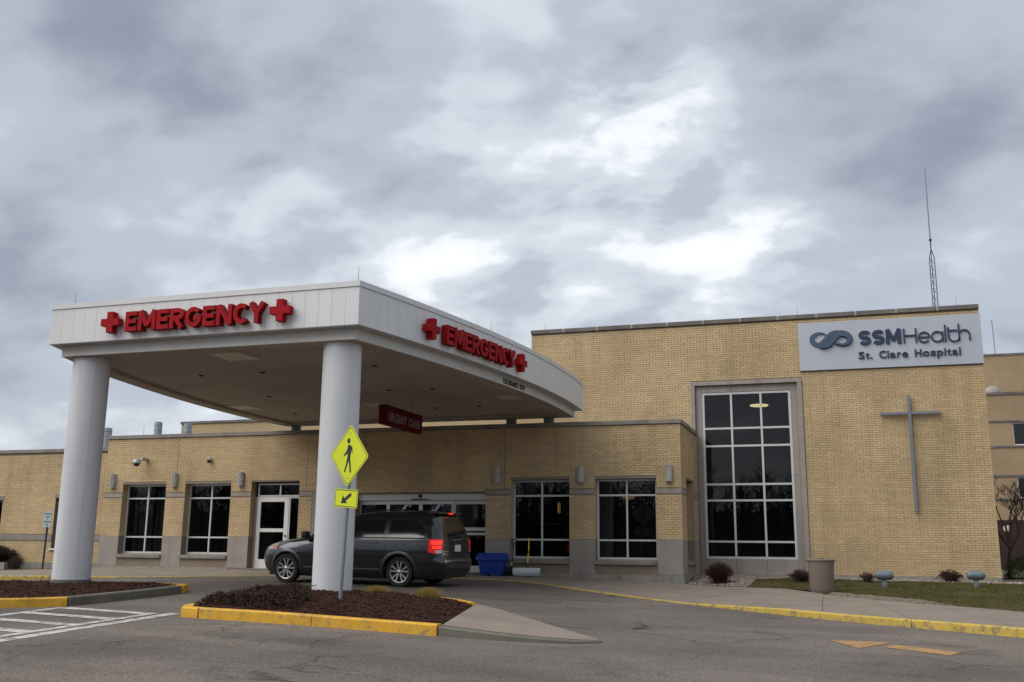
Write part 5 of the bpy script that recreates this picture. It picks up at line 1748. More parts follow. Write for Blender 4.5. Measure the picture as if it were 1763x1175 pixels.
ap = plate('arrow_plate', [(u, v_ + AZ) for u, v_ in rrect(.305, .15, .03)], -.040, -.034, 'sign_lime', ps)
plate('plate_back', [(u, v_ + AZ) for u, v_ in rrect(.305, .15, .03)], -.0335, -.0315, 'galvanized', ap)
a = rrect(.292, .138, .025); b = rrect(.280, .126, .02); n = len(a); mb = MB()
mb.add([(u, -.0405, v_ + AZ) for u, v_ in a] + [(u, -.0405, v_ + AZ) for u, v_ in b], [(i, (i + 1) % n, n + (i + 1) % n, n + i) for i in range(n)])
mb.build('border', 'letter_black', ap, local=True, fixn=False)
arw = [(-.125, -.085), (.045, -.075), (.0, -.042), (.15, .055), (.115, .1), (-.045, 0.0), (-.085, .055)]
MB().add([(u, -.0412, v_ + AZ) for u, v_ in arw], [tuple(range(len(arw)))]).build('arrow', 'letter_black', ap, local=True, fixn=False)

pk = thing('parking_sign', 'small pale sign with teal print on a dark post by the west wing', 'sign', (-24.73, -1.0, g(-24.73, -1)))
pz = g(-24.73, -1)
pk.rotation_euler = (0, R(1.2), 0)
MB().tube([(0, 0, -.3), (0, 0, 1.55)], .03, 10).build('post', 'post_dark', pk, local=True)
pp = MB().prism([(u, v_ + 1.74) for u, v_ in rrect(.155, .26, .03)], lambda u, v_, d_: (u, d_, v_), -.040, -.034).build('plate', 'sign_pale', pk, local=True)
for v_, ws in ((1.90, (.05, .045, .05, .04, .05)), (1.80, (.05, .045, .05)), (1.725, (.03,)), (1.645, (.05, .04, .045, .05, .04)), (1.555, (.045, .05))):
    u = -sum(ws) / 2 - .004 * (len(ws) - 1)
    for w_ in ws:
        MB().add([(u, -.0405, v_ - .03), (u + w_, -.0405, v_ - .03), (u + w_, -.0405, v_ + .03), (u, -.0405, v_ + .03)], [(0, 1, 2, 3)]).build('print_block', 'print_teal', pp, local=True, fixn=False)
        u += w_ + .009

# ================================================================== MINIVAN
van = thing('minivan', 'dark grey minivan with lit brake lamps stopped under the canopy', 'minivan', (-9.60, -5.47, g(-9.6, -5.47) - .005))
hd = math.atan2(.23, -3.04)
gx_ = (g(-8, -5.5) - g(-13, -5.5)) / 5; gy_ = .02
q = Matrix.Rotation(hd, 3, 'Z')
up_ = Vector((-gx_, -gy_, 1)).normalized()
xa = q @ Vector((1, 0, 0)); xa = (xa - up_ * xa.dot(up_)).normalized(); ya = up_.cross(xa)
van.rotation_euler = Matrix((xa, ya, up_)).transposed().to_euler()
def vside(x, z):
    f_, r_, w, nf, nr = vrow(z); c = (f_ + r_) / 2; h_ = (f_ - r_) / 2
    t = (x - c) / h_; n = nf if t > 0 else nr
    return w * max(0.0, 1 - min(1, abs(t)) ** n) ** (1 / n)


def vend(y, z, rear=True):
    f_, r_, w, nf, nr = vrow(z); c = (f_ + r_) / 2; h_ = (f_ - r_) / 2
    n = nr if rear else nf
    s_ = max(0.0, 1 - min(1, abs(y) / w) ** n) ** (1 / n)
    return c - h_ * s_ if rear else c + h_ * s_


body = link('body', VAN_SHELL, van)
body.data.materials.clear(); body.data.materials.append(M['car_paint']); body.data.materials.append(M['car_trim'])
for p in body.data.polygons:
    c = p.center
    inw = any(math.hypot(c.x - wx, c.z - .335) < .409 and abs(c.y) < .985 and (abs(p.normal.z) + abs(p.normal.x) > .3 or abs(c.y) < .7) and (Vector((c.x - wx, 0, c.z - .335)).dot(p.normal) < .02) for wx in (0, 3.08))
    p.material_index = 1 if (inw or c.z < .215) else 0
    p.use_smooth = True
try:
    body.data.set_sharp_from_angle(angle=R(35))
except Exception:
    pass


def patch(name, matn, parent, us, vs_, fn, off, thick=.006):
    """curved plate: fn(u, v) -> point on the shell, pushed out along the surface normal"""
    nu, nv = len(us), len(vs_[0]) if hasattr(vs_[0], '__len__') else len(vs_)
    V = []
    for i, u in enumerate(us):
        row = vs_[i] if hasattr(vs_[0], '__len__') else vs_
        for v_ in row:
            p = Vector(fn(u, v_)); du = Vector(fn(u + .004, v_)) - p; dv = Vector(fn(u, v_ + .004)) - p
            n = du.cross(dv)
            if n.length < 1e-9: n = Vector((0, 1, 0))
            n.normalize()
            if n.dot(p - Vector((min(max(p.x, -.2), 2.5), 0, .8))) < 0: n = -n
            V.append((p + n * off, p - n * thick))
    mb_ = MB()
    mb_.v = [tuple(a) for a, _ in V] + [tuple(b) for _, b in V]
    T = nu * nv
    for i in range(nu - 1):
        for j in range(nv - 1):
            a, b, c, d_ = i * nv + j, (i + 1) * nv + j, (i + 1) * nv + j + 1, i * nv + j + 1
            mb_.f += [(a, b, c, d_), (T + a, T + d_, T + c, T + b)]
    for i in range(nu - 1):
        for j in (0, nv - 1): mb_.f.append((i * nv + j, (i + 1) * nv + j, T + (i + 1) * nv + j, T + i * nv + j))
    for j in range(nv - 1):
        for i in (0, nu - 1): mb_.f.append((i * nv + j, i * nv + j + 1, T + i * nv + j + 1, T + i * nv + j))
    return mb_.build(name, matn, parent, smooth=True, local=True)


def side_fn(sy):
    return lambda x, z: (x, sy * vside(x, z), z)


def zrow(z0, z1, n=9): return list(np.linspace(z0, z1, n))


for sy in (1, -1):
    F_ = side_fn(sy)
    # glass: black surround, then panes
    us = np.linspace(-.62, .30, 16)
    patch('quarter_window', 'car_glass', van, us, [zrow(1.115 + .02 * max(0, (-.45 - u) / .17), 1.50 - .20 * max(0, (-.30 - u) / .32) ** 1.6) for u in us], F_, .004)
    us = np.linspace(.43, 1.56, 12)
    patch('sliding_door_window', 'car_glass', van, us, zrow(1.115, 1.51), F_, .004)
    us = np.linspace(1.66, 2.62, 16)
    patch('front_door_window', 'car_glass', van, us, [zrow(1.115, max(1.13, min(1.51, 1.50 - (u - 1.80) * .47))) for u in us], F_, .004)
    us = np.linspace(-.66, 2.66, 40)
    patch('belt_trim', 'car_trim', van, us, zrow(1.088, 1.112, 3), F_, .005)
    us = np.linspace(.50, 2.55, 24)
    patch('body_moulding', 'chrome', van, us, zrow(.385, .403, 3), F_, .008)
    patch('sill', 'car_trim', van, np.linspace(.46, 2.62, 20), zrow(.205, .26, 4), F_, .004)
    for xs in (.36, 1.61, 2.70):
        patch('door_seam', 'car_trim', van, [xs - .004, xs, xs + .004], zrow(.34, 1.09, 12), F_, .0015)
    patch('door_seam', 'car_trim', van, np.linspace(-.72, .36, 16), zrow(1.03, 1.037, 3), F_, .0015)
    for xs in (.58, 1.80):
        patch('door_handle', 'car_flare', van, np.linspace(xs, xs + .20, 6), zrow(.965, 1.0, 4), F_, .022)
    # wheel-arch lips
    for wx in (0.0, 3.08):
        mbx = MB(); n = 30; pr = []
        for i in range(n + 1):
            a = R(-12 + 204 * i / n)
            row = []
            for rr_, o_ in ((.402, -.06), (.402, .012), (.43, .016), (.475, .004), (.49, -.004)):
                x_, z_ = wx + rr_ * math.cos(a), .335 + rr_ * math.sin(a); z_ = max(z_, .22)
                row.append((x_, sy * (vside(x_, max(z_, .2)) + o_), z_))
            pr.append(row)
        for row in pr: mbx.v += row
        for i in range(n):
            for j in range(4): mbx.f.append((i * 5 + j, (i + 1) * 5 + j, (i + 1) * 5 + j + 1, i * 5 + j + 1))
        mbx.build('arch_lip', 'car_flare', van, smooth=True, local=True)
    # mirror
    mr_ = MB().box(2.42, 2.56, sy * .93, sy * 1.13, 1.06, 1.22).build('mirror', 'car_trim', van, bevel=.03, seg=3, smooth=True, local=True)
    # tail lamp wraps the corner
    F2 = lambda t, z, sy=sy: ((lambda a: (lambda x_: (x_, sy * vside(x_, z), z))(a))(-.968 + .235 * t) if t > 0 else (lambda y_: (vend(y_, z), sy * y_, z))(vside(-.968, z) + t * .05))
    us = np.linspace(-1.0, 1.0, 16)
    tl = patch('tail_lamp', 'tail_red', van, us, [zrow(.76 + .05 * abs(u - .2), 1.085, 7) for u in us], F2, .012)
    us = np.linspace(-.6, .75, 10)
    patch('brake_lens', 'tail_hot', tl, us, zrow(.965, 1.055, 5), F2, .016)
    us = np.linspace(-.4, .62, 8)
    patch('brake_lens', 'tail_hot', tl, us, zrow(.875, .935, 4), F2, .016)
    us = np.linspace(-.8, .35, 8)
    patch('reverse_lens', 'tail_white', tl, us, zrow(.775, .845, 4), F2, .017)
    # head lamp
    F3 = lambda t, z, sy=sy: (lambda x_: (x_, sy * vside(x_, z), z))(3.40 + .42 * t)
    us = np.linspace(0, 1, 10)
    hl = patch('head_lamp', 'headlight', van, us, [zrow(.78, .80 + .11 * (1 - u) ** .5 + .03, 5) for u in us], F3, .006)
    patch('turn_lens', 'amber', hl, np.linspace(.0, .35, 4), zrow(.80, .86, 3), F3, .010)
# windscreen and rear glass
Fr = lambda y_, z: (vend(y_, z), y_, z)
us = np.linspace(-.76, .76, 21)
patch('rear_window', 'car_glass', van, us, [zrow(1.13 + .02 * (abs(u) / .76) ** 3, 1.56 - .04 * (abs(u) / .76) ** 4, 9) for u in [q_ * 1.0 for q_ in us]], lambda y_, z: (vend(y_ * vrow(z)[2] / .945, z), y_ * vrow(z)[2] / .945, z), .004)
Ff = lambda y_, z: (vend(y_, z, False), y_, z)
us = np.linspace(-.66, .66, 21)
patch('windscreen', 'car_glass', van, us, zrow(1.10, 1.58, 10), lambda y_, z: (vend(y_ * vrow(z)[2] / .80, z, False), y_ * vrow(z)[2] / .80, z), .004)
# tailgate details
patch('tailgate_seam', 'car_trim', van, np.linspace(-.80, .80, 20), zrow(.655, .663, 3), Fr, .002)
for s2 in (-1, 1):
    patch('tailgate_seam', 'car_trim', van, np.linspace(s2 * .805 - .004, s2 * .805 + .004, 3), zrow(.66, 1.12, 10), Fr, .002)
patch('plate_recess', 'car_trim', van, np.linspace(-.34, .34, 10), zrow(.79, .985, 6), Fr, .003)
pl_ = patch('licence_plate', 'plate', van, np.linspace(-.155, .155, 6), zrow(.805, .955, 4), Fr, .010)
patch('handle_bar', 'car_flare', van, np.linspace(-.30, .30, 10), zrow(.99, 1.02, 3), Fr, .02)
patch('bumper_strip', 'chrome', van, np.linspace(-.72, .72, 20), zrow(.585, .612, 3), Fr, .008)
patch('bumper_lower', 'car_flare', van, np.linspace(-.88, .88, 24), zrow(.27, .335, 4), Fr, .006)
for s2, u0 in ((1, .50), (-1, -.74)):
    patch('badge', 'chrome', van, np.linspace(u0, u0 + .22, 5), zrow(.80, .822, 3), Fr, .006)
patch('badge', 'chrome', van, np.linspace(.54, .74, 5), zrow(.745, .765, 3), Fr, .006)
x_ = -.20
for i, w_ in enumerate((.06, .06, .06, .06, .05)):
    patch('emblem_letter', 'chrome', van, np.linspace(x_, x_ + w_, 3), zrow(1.055, 1.085, 3), Fr, .006); x_ += .085
sp = MB().box(-.83, -.45, -.60, .60, 1.655, 1.692).build('spoiler', 'car_paint', van, bevel=.018, seg=3, smooth=True, local=True)
MB().box(-.85, -.825, -.10, .10, 1.652, 1.690).build('high_brake_lamp', 'tail_hot', sp, local=True, bevel=.004)
patch('grille', 'car_trim', van, np.linspace(-.45, .45, 10), zrow(.62, .80, 5), Ff, .004)
for s2 in (-1, 1):
    MB().tube([(-.55, s2 * .62, 1.715), (.2, s2 * .66, 1.745), (.9, s2 * .64, 1.728)], .016, 6).build('roof_rail', 'car_trim', van, smooth=True, local=True)
MB().box(-.6, 3.7, -.7, .7, .17, .30).build('underbody', 'car_trim', van, local=True)
MB().tube([(-1.06, -.45, .24), (-.7, -.45, .26)], .035, 10).build('exhaust', 'chrome', van, local=True)
# wheels


def wheel(wx, sy):
    yc = sy * .83
    ty = MB().lathe([(.246, -.10), (.30, -.112), (.335, -.10), (.345, -.07), (.345, .07), (.335, .10), (.30, .112), (.246, .10)], (wx, yc, .345), 48, 'y', cap=False).build('tyre', 'tyre', None, smooth=True)
    ty.parent = van; ty.name = 'wheel'
    o = sy * .10
    rm = MB().lathe([(.250, -.014), (.243, .0), (.230, -.006), (.218, -.05), (.218, -.06)], (wx, 0, .345), 48, 'y', cap=False)
    rm.v = [(a, yc + o * .93 + b * sy, c) for a, b, c in rm.v]
    rmo = rm.build('rim', 'rim', ty, smooth=True, local=True)
    dk = MB().lathe([(.0, -.055), (.225, -.055)], (wx, 0, .345), 32, 'y'); dk.v = [(a, yc + o * .93 + b * sy, c) for a, b, c in dk.v]
    dk.build('brake_disc', 'rim_dark', ty, local=True)
    for k_ in range(5):
        for dv in (-.17, .17):
            a = R(72 * k_ + 90); a2 = a + dv * 1.55; a1 = a + dv * .9
            sp_ = MB(); wd = .017
            p0 = np.array((math.cos(a1), math.sin(a1))) * .045; p1 = np.array((math.cos(a2), math.sin(a2))) * .234
            t = (p1 - p0) / np.linalg.norm(p1 - p0); n = np.array((-t[1], t[0]))
            vs2 = []
            for d_, kk in ((.0, 1.0), (-.03, 1.3)):
                for p_ in (p0, p1):
                    for s3 in (-1, 1):
                        e2 = p_ + n * s3 * wd * kk * (.85 if p_ is p0 else 1.0)
                        vs2.append((wx + e2[0], yc + o * .93 + sy * (d_ - (.012 if p_ is p0 else .004)), .345 + e2[1]))
            sp_.add(vs2, [(0, 1, 3, 2), (4, 6, 7, 5), (0, 2, 6, 4), (1, 5, 7, 3), (0, 4, 5, 1), (2, 3, 7, 6)])
            sp_.build('spoke', 'rim', ty, local=True)
    hb = MB().lathe([(.0, .004), (.035, .0), (.05, -.012), (.055, -.05)], (wx, 0, .345), 20, 'y'); hb.v = [(a, yc + o * .93 + b * sy, c) for a, b, c in hb.v]
    hb.build('hub_cap', 'rim', ty, smooth=True, local=True)


for wx in (0.0, 3.08):
    for sy in (1, -1): wheel(wx, sy)

# ================================================================== SMALL THINGS ON THE WALK
bz = g(-9.55, -.55) + .018
sb = thing('salt_bin', 'blue plastic salt bin standing beside the automatic doors', 'bin', (-9.45, -.50, bz))
def taper(mb, x0, x1, y0, y1, z0, X0_, X1_, Y0_, Y1_, z1):
    return mb.add([(x0, y0, z0), (x1, y0, z0), (x1, y1, z0), (x0, y1, z0), (X0_, Y0_, z1), (X1_, Y0_, z1), (X1_, Y1_, z1), (X0_, Y1_, z1)],
                  [(0, 3, 2, 1), (4, 5, 6, 7), (0, 1, 5, 4), (1, 2, 6, 5), (2, 3, 7, 6), (3, 0, 4, 7)])
taper(MB(), -.30, .30, -.20, .22, .05, -.36, .36, -.26, .26, .44).build('tub', 'bin_blue', sb, bevel=.025, seg=3, smooth=True, local=True)
for x in (-.20, .20):
    MB().box(x - .08, x + .08, -.19, .21, 0, .06).build('foot', 'bin_blue', sb, bevel=.012, seg=2, local=True)
mbl = MB(); taper(mbl, -.41, .41, -.31, .30, .42, -.405, .405, -.305, .295, .52); taper(mbl, -.405, .405, -.305, .295, .521, -.36, .36, -.22, .27, .63)
mbl.build('lid', 'bin_blue', sb, bevel=.02, seg=3, smooth=True, local=True)

shz = g(-8.5, -.35) + .018
sh_ = thing('snow_pusher', 'white snow pusher with yellow handle leaning below the window', 'shovel', (-8.45, -.40, shz))
bl = MB(); n = 10
for i in range(n + 1):
    a = i / n
    z = .02 + .22 * a; y = -.06 - .05 * math.sin(a * math.pi)
    for x in (-.40, .40):
        bl.v += [(x, y, z), (x, y + .012, z)]
for i in range(n):
    b = i * 4
    bl.f += [(b, b + 4, b + 6, b + 2), (b + 1, b + 3, b + 7, b + 5), (b, b + 1, b + 5, b + 4), (b + 2, b + 6, b + 7, b + 3)]
bl.f += [(0, 2, 3, 1), (n * 4, n * 4 + 1, n * 4 + 3, n * 4 + 2)]
bl.build('blade', 'plastic_white', sh_, local=True, smooth=True)
MB().tube([(0, -.05, .20), (-.005, .03, .36)], .026, 10).build('socket', 'plastic_black', sh_, local=True, smooth=True)
MB().tube([(-.005, .03, .34), (-.03, .20, .64)], .019, 10).build('handle', 'plastic_yellow', sh_, local=True, smooth=True)
MB().tube([(-.03, .20, .64), (-.035, .23, .69)], .022, 10).build('collar', 'sign_red', sh_, local=True, smooth=True)
MB().tube([(-.035, .23, .69), (-.05, .33, 1.06)], .019, 10).build('handle', 'plastic_yellow', sh_, local=True, smooth=True)
s2_ = thing('snow_shovel', 'black snow shovel with loop grip leaning beside the salt bin', 'shovel', (-8.95, -.28, shz))
bl = MB(); n = 8
for i in range(n + 1):
    a = i / n; z = .01 + .25 * a; y = -.10 - .04 * math.sin(a * math.pi)
    for x in (-.24, .24): bl.v += [(x * (1 - .12 * a), y, z), (x * (1 - .12 * a), y + .01, z)]
for i in range(n):
    b = i * 4; bl.f += [(b, b + 4, b + 6, b + 2), (b + 1, b + 3, b + 7, b + 5), (b, b + 1, b + 5, b + 4), (b + 2, b + 6, b + 7, b + 3)]
bl.f += [(0, 2, 3, 1), (n * 4, n * 4 + 1, n * 4 + 3, n * 4 + 2)]
bl.build('blade', 'plastic_black', s2_, local=True, smooth=True)
MB().tube([(0, -.09, .2), (0.01, .02, .45), (0, .20, .92)], .017, 8).build('handle', 'plastic_black', s2_, local=True, smooth=True)
MB().tube([(0, -.05, .27), (0.005, -.02, .36)], .022, 8).build('ferrule', 'plastic_white', s2_, local=True, smooth=True)
MB().tube([(0, .20, .90), (-.07, .22, .95), (-.06, .24, 1.02), (.06, .24, 1.02), (.07, .22, .95), (0, .20, .90)], .014, 8).build('grip', 'plastic_black', s2_, local=True, smooth=True)

plz = LZ(-.5, -3.05)
pt = thing('planter', 'large tapered exposed-aggregate planter with flared rim at the lawn corner', 'planter', (-.50, -3.05, plz))
MB().lathe([(.28, -.05), (.30, .02), (.31, .05), (.352, .80), (.345, .80)], (0, 0, 0), 40).build('pot', 'aggregate', pt, smooth=True, local=True)
MB().lathe([(.30, .795), (.352, .797), (.385, .835), (.395, .85), (.395, .875), (.37, .885), (.34, .88), (.33, .80)], (0, 0, 0), 40).build('rim', 'aggregate_rim', pt, smooth=True, local=True)
MB().lathe([(0, .85), (.2, .855), (.335, .835)], (0, 0, 0), 24).build('potting_soil', 'mulch', pt, local=True)
mb = MB()
for i in range(14):
    x, y = rng.normal(0, .05, 2); mb.tube([(x, y, .84), (x * 1.5, y * 1.5, .90 + rng.uniform(0, .03))], .008, 4)
mb.build('dry_stalk', 'dry_grass', pt, local=True)
pt.scale = (.84, .84, .84)


def floodlight(x, y, lb):
    z = LZ(x, y)
    t = thing('floodlight', lb, 'floodlight', (x, y, z), group='ground floodlights on the lawn')
    MB().lathe([(.075, -.06), (.07, .0), (.06, .12), (.05, .15)], (0, 0, 0), 16).build('stand', 'fixture_blue_grey', t, local=True, smooth=True)
    MB().lathe([(.045, .14), (.05, .17), (.07, .20)], (0, 0, 0), 12).build('yoke', 'fixture_blue_grey', t, local=True, smooth=True)
    # pill shaped housing lying along x, tipped to the wall
    hb = MB(); n = 28; prof = []
    for i in range(n + 1):
        a = -1 + 2 * i / n; prof.append((.115 * max(0.0, (1 - abs(a) ** 4.5)) ** .5 + .0005, a * .225))
    hb.lathe(prof, (0, 0, .29), 24, 'x')
    hb.build('housing', 'fixture_blue_grey', t, local=True, smooth=True)
    MB().box(-.16, .16, .06, .118, .33, .385).build('lens', 'plastic_black', t, local=True, bevel=.01)
    return t


floodlight(.95, -.68, 'blue-grey pill shaped floodlight on the lawn nearer the planter')
floodlight(3.18, .56, 'blue-grey pill shaped floodlight on the lawn nearer the right corner')

# ================================================================== PLANTS
def twig_bush(name, label, x, y, z, r_, h_, n, matn, spread=1.0, thick=.006, leaf=0, group=None):
    t = thing(name, label, 'shrub', (x, y, z), group=group)
    mb = MB()
    for i in range(n):
        a = rng.uniform(0, 6.283); rad = r_ * math.sqrt(rng.random()) * spread; hh = h_ * (1 - .45 * (rad / r_) ** 2) * rng.uniform(.72, 1.05)
        bx0, by0 = rng.normal(0, r_ * .22, 2)
        ex, ey = rad * math.cos(a), rad * math.sin(a)
        p1 = (bx0 + (ex - bx0) * .45 + rng.normal(0, .015), by0 + (ey - by0) * .45 + rng.normal(0, .015), hh * .55)
        p2 = (ex, ey, hh)
        mb.tube([(bx0, by0, -.03), p1, p2], [thick, thick * .7, thick * .35], 3, False)
        for k_ in range(3):
            f_ = rng.uniform(.35, .9); q0 = Vector(p1).lerp(Vector(p2), f_)
            q1 = q0 + Vector((rng.normal(0, .07) * r_ * 2, rng.normal(0, .07) * r_ * 2, rng.uniform(.05, .16) * h_))
            mb.tube([q0, q1], [thick * .5, thick * .25], 3, False)
    mb.build('twigs', matn, t, fixn=False, local=True)
    if leaf:
        lb = MB()
        for i in range(leaf):
            a = rng.uniform(0, 6.283); rad = r_ * math.sqrt(rng.random()); hh = h_ * (1 - .5 * (rad / r_) ** 2) * rng.uniform(.35, 1.0)
            p = Vector((rad * math.cos(a), rad * math.sin(a), hh)); d1 = Vector(rng.normal(0, 1, 3)).normalized() * .022; d2 = Vector(rng.normal(0, 1, 3)).normalized() * .014
            lb.add([p - d1, p + d2, p + d1, p - d2], [(0, 1, 2, 3)])
        lb.build('leaves', 'twig_purple' if matn != 'evergreen' else matn, t, fixn=False, local=True)
    return t


zl = lambda x, y: LZ(x, y)
twig_bush('bare_shrub', 'round purple-brown twiggy shrub below the tall window', -3.17, -.05, zl(-3.17, -.05), .42, .60, 420, 'twig_purple', group='bare shrubs by the hospital wall')
twig_bush('bare_shrub', 'low reddish bare shrub behind the planter', -1.10, .45, zl(-1.1, .45), .36, .36, 200, 'twig_purple', leaf=260, group='bare shrubs by the hospital wall')
twig_bush('bare_shrub', 'sparse reddish shrub beside the nearer floodlight', .60, 1.6, zl(.6, 1.6), .24, .30, 90, 'twig_purple', leaf=90, group='bare shrubs by the hospital wall')
twig_bush('bare_shrub', 'low reddish bare shrub between the two floodlights', 2.80, 2.95, zl(2.8, 2.95), .36, .36, 200, 'twig_purple', leaf=260, group='bare shrubs by the hospital wall')
twig_bush('bare_shrub', 'broad dense brown shrub at the foot of the west wing', -27.75, -.25, .02, 1.0, .66, 900, 'twig_brown', thick=.009, group='bare shrubs by the hospital wall')
twig_bush('bare_shrub', 'small thin dark shrub beside the parking sign', -26.0, -.85, g(-26, -.85) + .08, .32, .58, 110, 'twig_brown', group='bare shrubs by the hospital wall')
box('planting_edge', 'concrete_wall', None, -30, -26.55, -.75, -.60, -.6, .09)['kind'] = 'structure'
gl_ = loft(resample([(-31, -1.2), (-24.2, -1.1)], 20), resample([(-31, .25), (-23.7, .25)], 20), 6, lambda x, y, *_: g(x, y) + .10).build('west_planting_strip', 'soil', None, fixn=False)
gl_['kind'] = 'structure'
tag(blades(3500, (-30, -1.15), (-24.2, -.3), None, lambda x, y: g(x, y) + .10, .06, .010).build('strip_grass', 'dry_grass', None, fixn=False), 'thin dry grass in the strip along the west wing', 'grass', kind='stuff')


def grass_clump(x, y, z, w_, h_, lb):
    t = thing('grass_clump', lb, 'grass clump', (x, y, z), group='cropped grass clumps on the centre island')
    mb = MB()
    for i in range(900):
        bx0, by0 = rng.normal(0, w_ * .38), rng.normal(0, w_ * .22)
        if abs(bx0) > w_ * .85: continue
        hh = h_ * rng.uniform(.45, 1.25) * (1 - .5 * (bx0 / w_) ** 2); a = rng.uniform(0, 6.28); ww = .004
        ex, ey = bx0 * 1.25 + rng.normal(0, .04), by0 * 1.3 + rng.normal(0, .04)
        mb.add([(bx0 - ww * math.cos(a), by0 - ww * math.sin(a), -.03), (bx0 + ww * math.cos(a), by0 + ww * math.sin(a), -.03), (ex + ww * .3, ey, hh), (ex - ww * .3, ey, hh)], [(0, 1, 2, 3)])
    mb.build('blades', 'dry_grass', t, fixn=False, local=True)


grass_clump(-8.02, -10.98, mound_z(-8.02, -10.98, out_c, .07) - .02, .24, .13, 'low flat tan grass clump just right of the column base')
grass_clump(-6.86, -11.35, mound_z(-6.86, -11.35, out_c, .07) - .02, .24, .17, 'taller tan grass clump near the concrete nose')
# creeping juniper: many short sprays
jt = thing('creeping_juniper', 'dark brownish creeping juniper covering the left end of the centre island', 'shrub', (-9.0, -12.8, g(-9, -12.8) + .12))
mb = MB()
JP = [(-9.52, -14.35), (-7.6, -14.55), (-7.9, -13.4), (-8.6, -12.2), (-9.3, -11.0), (-9.86, -10.9), (-9.85, -12.0), (-9.64, -13.6)]


def jz(x, y):
    e = min(edge_dist((x, y), JP) / .30, 1.0)
    return g(x, y) + .13 + (e * (2 - e)) * (.15 + .08 * mnoise.noise(Vector((x * 2.2, y * 2.2, 4))) + .035 * mnoise.noise(Vector((x * 7, y * 7, 1))))


pj = resample(JP + [JP[0]], 91)[:-1]; cj = np.array((-9.0, -13.0)); vj = []; fj = []
for j in range(25):
    for q in pj:
        x, y = q * (1 - j / 24) + cj * j / 24
        vj.append((x, y, jz(x, y) - .03))
for j in range(24):
    for i in range(90):
        fj.append((j * 90 + i, j * 90 + (i + 1) % 90, (j + 1) * 90 + (i + 1) % 90, (j + 1) * 90 + i))
MB().add(vj, fj).build('dense_core', 'juniper', jt, smooth=True)
k_ = 0
while k_ < 20000:
    x, y = rng.uniform((-9.95, -14.6), (-7.5, -10.7))
    if not inside((x, y), JP): continue
    k_ += 1
    z = jz(x, y) + rng.uniform(-.04, .035)
    d_ = Vector((rng.normal(0, 1), rng.normal(0, 1), rng.uniform(-.1, .9))).normalized() * rng.uniform(.022, .055)
    p = Vector((x, y, z)); s_ = d_.cross(Vector((0, 0, 1)))
    if s_.length < 1e-4: continue
    s_ = s_.normalized() * .010
    mb.add([p - d_ * .4, p + s_, p + d_, p - s_], [(0, 1, 2, 3)])
for i in range(260):
    x, y = rng.uniform((-9.95, -14.6), (-7.5, -10.7))
    if not inside((x, y), JP): continue
    q0 = Vector((x, y, g(x, y) + .13)); mb.tube([q0, q0 + Vector((rng.normal(0, .08), rng.normal(0, .08), .12)), q0 + Vector((rng.normal(0, .16), rng.normal(0, .16), .2))], [.007, .005, .003], 3, False)
mb.build('foliage', 'juniper', jt, fixn=False)


def bare_tree(name, label, x, y, z, H, r0, depth, matn, seed, group=None, spread=.55):
    t = thing(name, label, 'tree', (x, y, z), group=group)
    rs = random.Random(seed); tr = MB(); cr2 = MB()

    def grow(p, d_, l, r_, lev):
        mid = p + d_ * l * .5 + Vector((rs.gauss(0, .05), rs.gauss(0, .05), rs.gauss(0, .03))) * l
        e_ = p + d_ * l + Vector((rs.gauss(0, .06), rs.gauss(0, .06), 0)) * l
        (tr if lev < 1 else cr2).tube([p, mid, e_], [r_, r_ * .85, r_ * .68], 6 if lev < 2 else 3, False)
        if lev >= depth: return
        for i in range(rs.choice((2, 3, 3)) if lev else 4):
            a = rs.uniform(0, 6.283); q_ = Vector((math.cos(a), math.sin(a), 0)) * spread * rs.uniform(.7, 1.3)
            nd = (d_ + q_ + Vector((0, 0, .18))).normalized()
            grow(e_ if i else mid.lerp(e_, .8), nd, l * rs.uniform(.62, .82), r_ * .62, lev + 1)
    grow(Vector((0, 0, -.1)), Vector((0, 0, 1)), H * .28, r0, 0)
    tr.build('trunk', matn, t, fixn=False, local=True, smooth=True)
    cr2.build('crown', matn, t, fixn=False, local=True)
    return t


bare_tree('bare_tree', 'small leafless tree beyond the right corner of the tall block', 5.85, 14.0, -.3, 4.7, .08, 6, 'bark', 3, spread=.66)
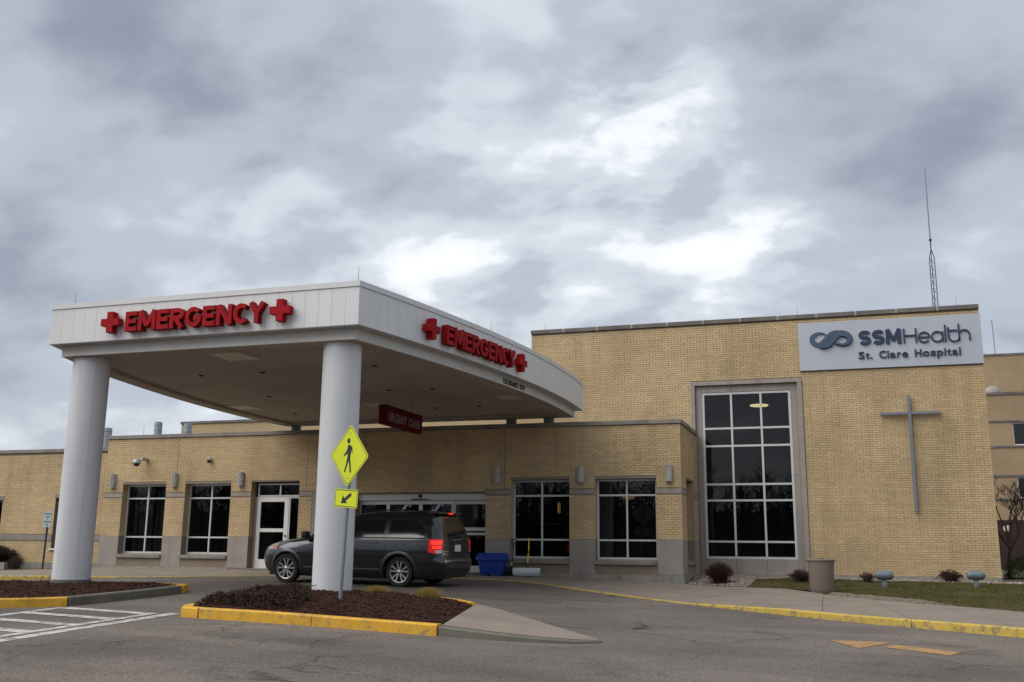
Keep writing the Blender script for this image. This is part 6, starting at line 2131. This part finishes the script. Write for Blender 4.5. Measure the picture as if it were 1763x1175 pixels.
# clipped evergreen past the corner
ev = thing('evergreen_bush', 'rounded dark green bush at the far right corner', 'shrub', (5.35, 6.6, -.1))
mb = MB()
for i in range(9000):
    d_ = Vector(rng.normal(0, 1, 3)).normalized()
    if d_.z < -.3: continue
    rr_ = rng.uniform(.80, 1.0) * (1 + .10 * mnoise.noise(d_ * 2.6) + .06 * mnoise.noise(d_ * 7))
    p = Vector((d_.x * .72 * rr_, d_.y * .72 * rr_, .12 + max(d_.z, -.12) * .62 * rr_)); a = Vector(rng.normal(0, 1, 3)).normalized() * .022; b = a.cross(d_)
    if b.length < 1e-4: continue
    b = b.normalized() * .010
    q_ = d_ * .012
    mb.add([p - a, p + b + q_, p + a + q_ * 2, p - b], [(0, 1, 2, 3)])
mb.build('foliage', 'evergreen', ev, fixn=False, local=True)
MB().tube([(0, 0, -.1), (0, 0, .45)], .05, 8).build('stem', 'bark', ev, local=True)
ll = thing('lantern_post', 'small globe lantern on a dark post beyond the right corner', 'lamp', (7.3, 24, -.5))
MB().tube([(0, 0, 0), (0, 0, 2.2)], .04, 8).build('post', 'post_dark', ll, local=True)
MB().lathe([(0, -.18), (.12, -.12), (.16, 0), (.12, .12), (0, .18)], (0, 0, 2.35), 16).build('globe', 'soffit_light', ll, local=True, smooth=True)

# far-off bare wood on the other side of the car park (out of view, thickened so the low panes reflect dark)
hx = np.linspace(-400, 400, 120); hy = np.linspace(-95, -260, 14)
hv = [(x, y, -1.5 + 8.0 * min(1, max(0, (-95 - y) / 40)) + 2.5 * mnoise.noise(Vector((x * .02, y * .02, 0))) * min(1, (-95 - y) / 20)) for y in hy for x in hx]
hl_ = MB().add(hv, [(j * 120 + i, j * 120 + i + 1, (j + 1) * 120 + i + 1, (j + 1) * 120 + i) for j in range(13) for i in range(119)]).build('added_reflection_bank', 'far_wood', None, fixn=False, smooth=True)  # unseen bank added under the wood to darken the window reflections
hl_['kind'] = 'structure'
mb = MB(); rs = np.random.default_rng(5)
for i in range(900):
    x = rs.uniform(-170, 200); y = rs.uniform(-135, -97); H = rs.uniform(8, 14)
    mb.tube([(x, y, -2), (x + rs.normal(0, .3), y, H * .6), (x + rs.normal(0, .6), y, H)], [.18, .12, .03], 4, False)
    for k_ in range(22):
        z = rs.uniform(.25, .95) * H; l = (H - z) * rs.uniform(.3, .6) + .8; a = rs.uniform(0, 6.28)
        mb.tube([(x, y, z), (x + math.cos(a) * l, y + math.sin(a) * l * .5, z + l * rs.uniform(.5, 1.0))], [.07, .02], 3, False)
tag(mb.build('far_wood', 'far_wood', None, fixn=False), 'leafless wood beyond the car park', 'wood', kind='stuff')
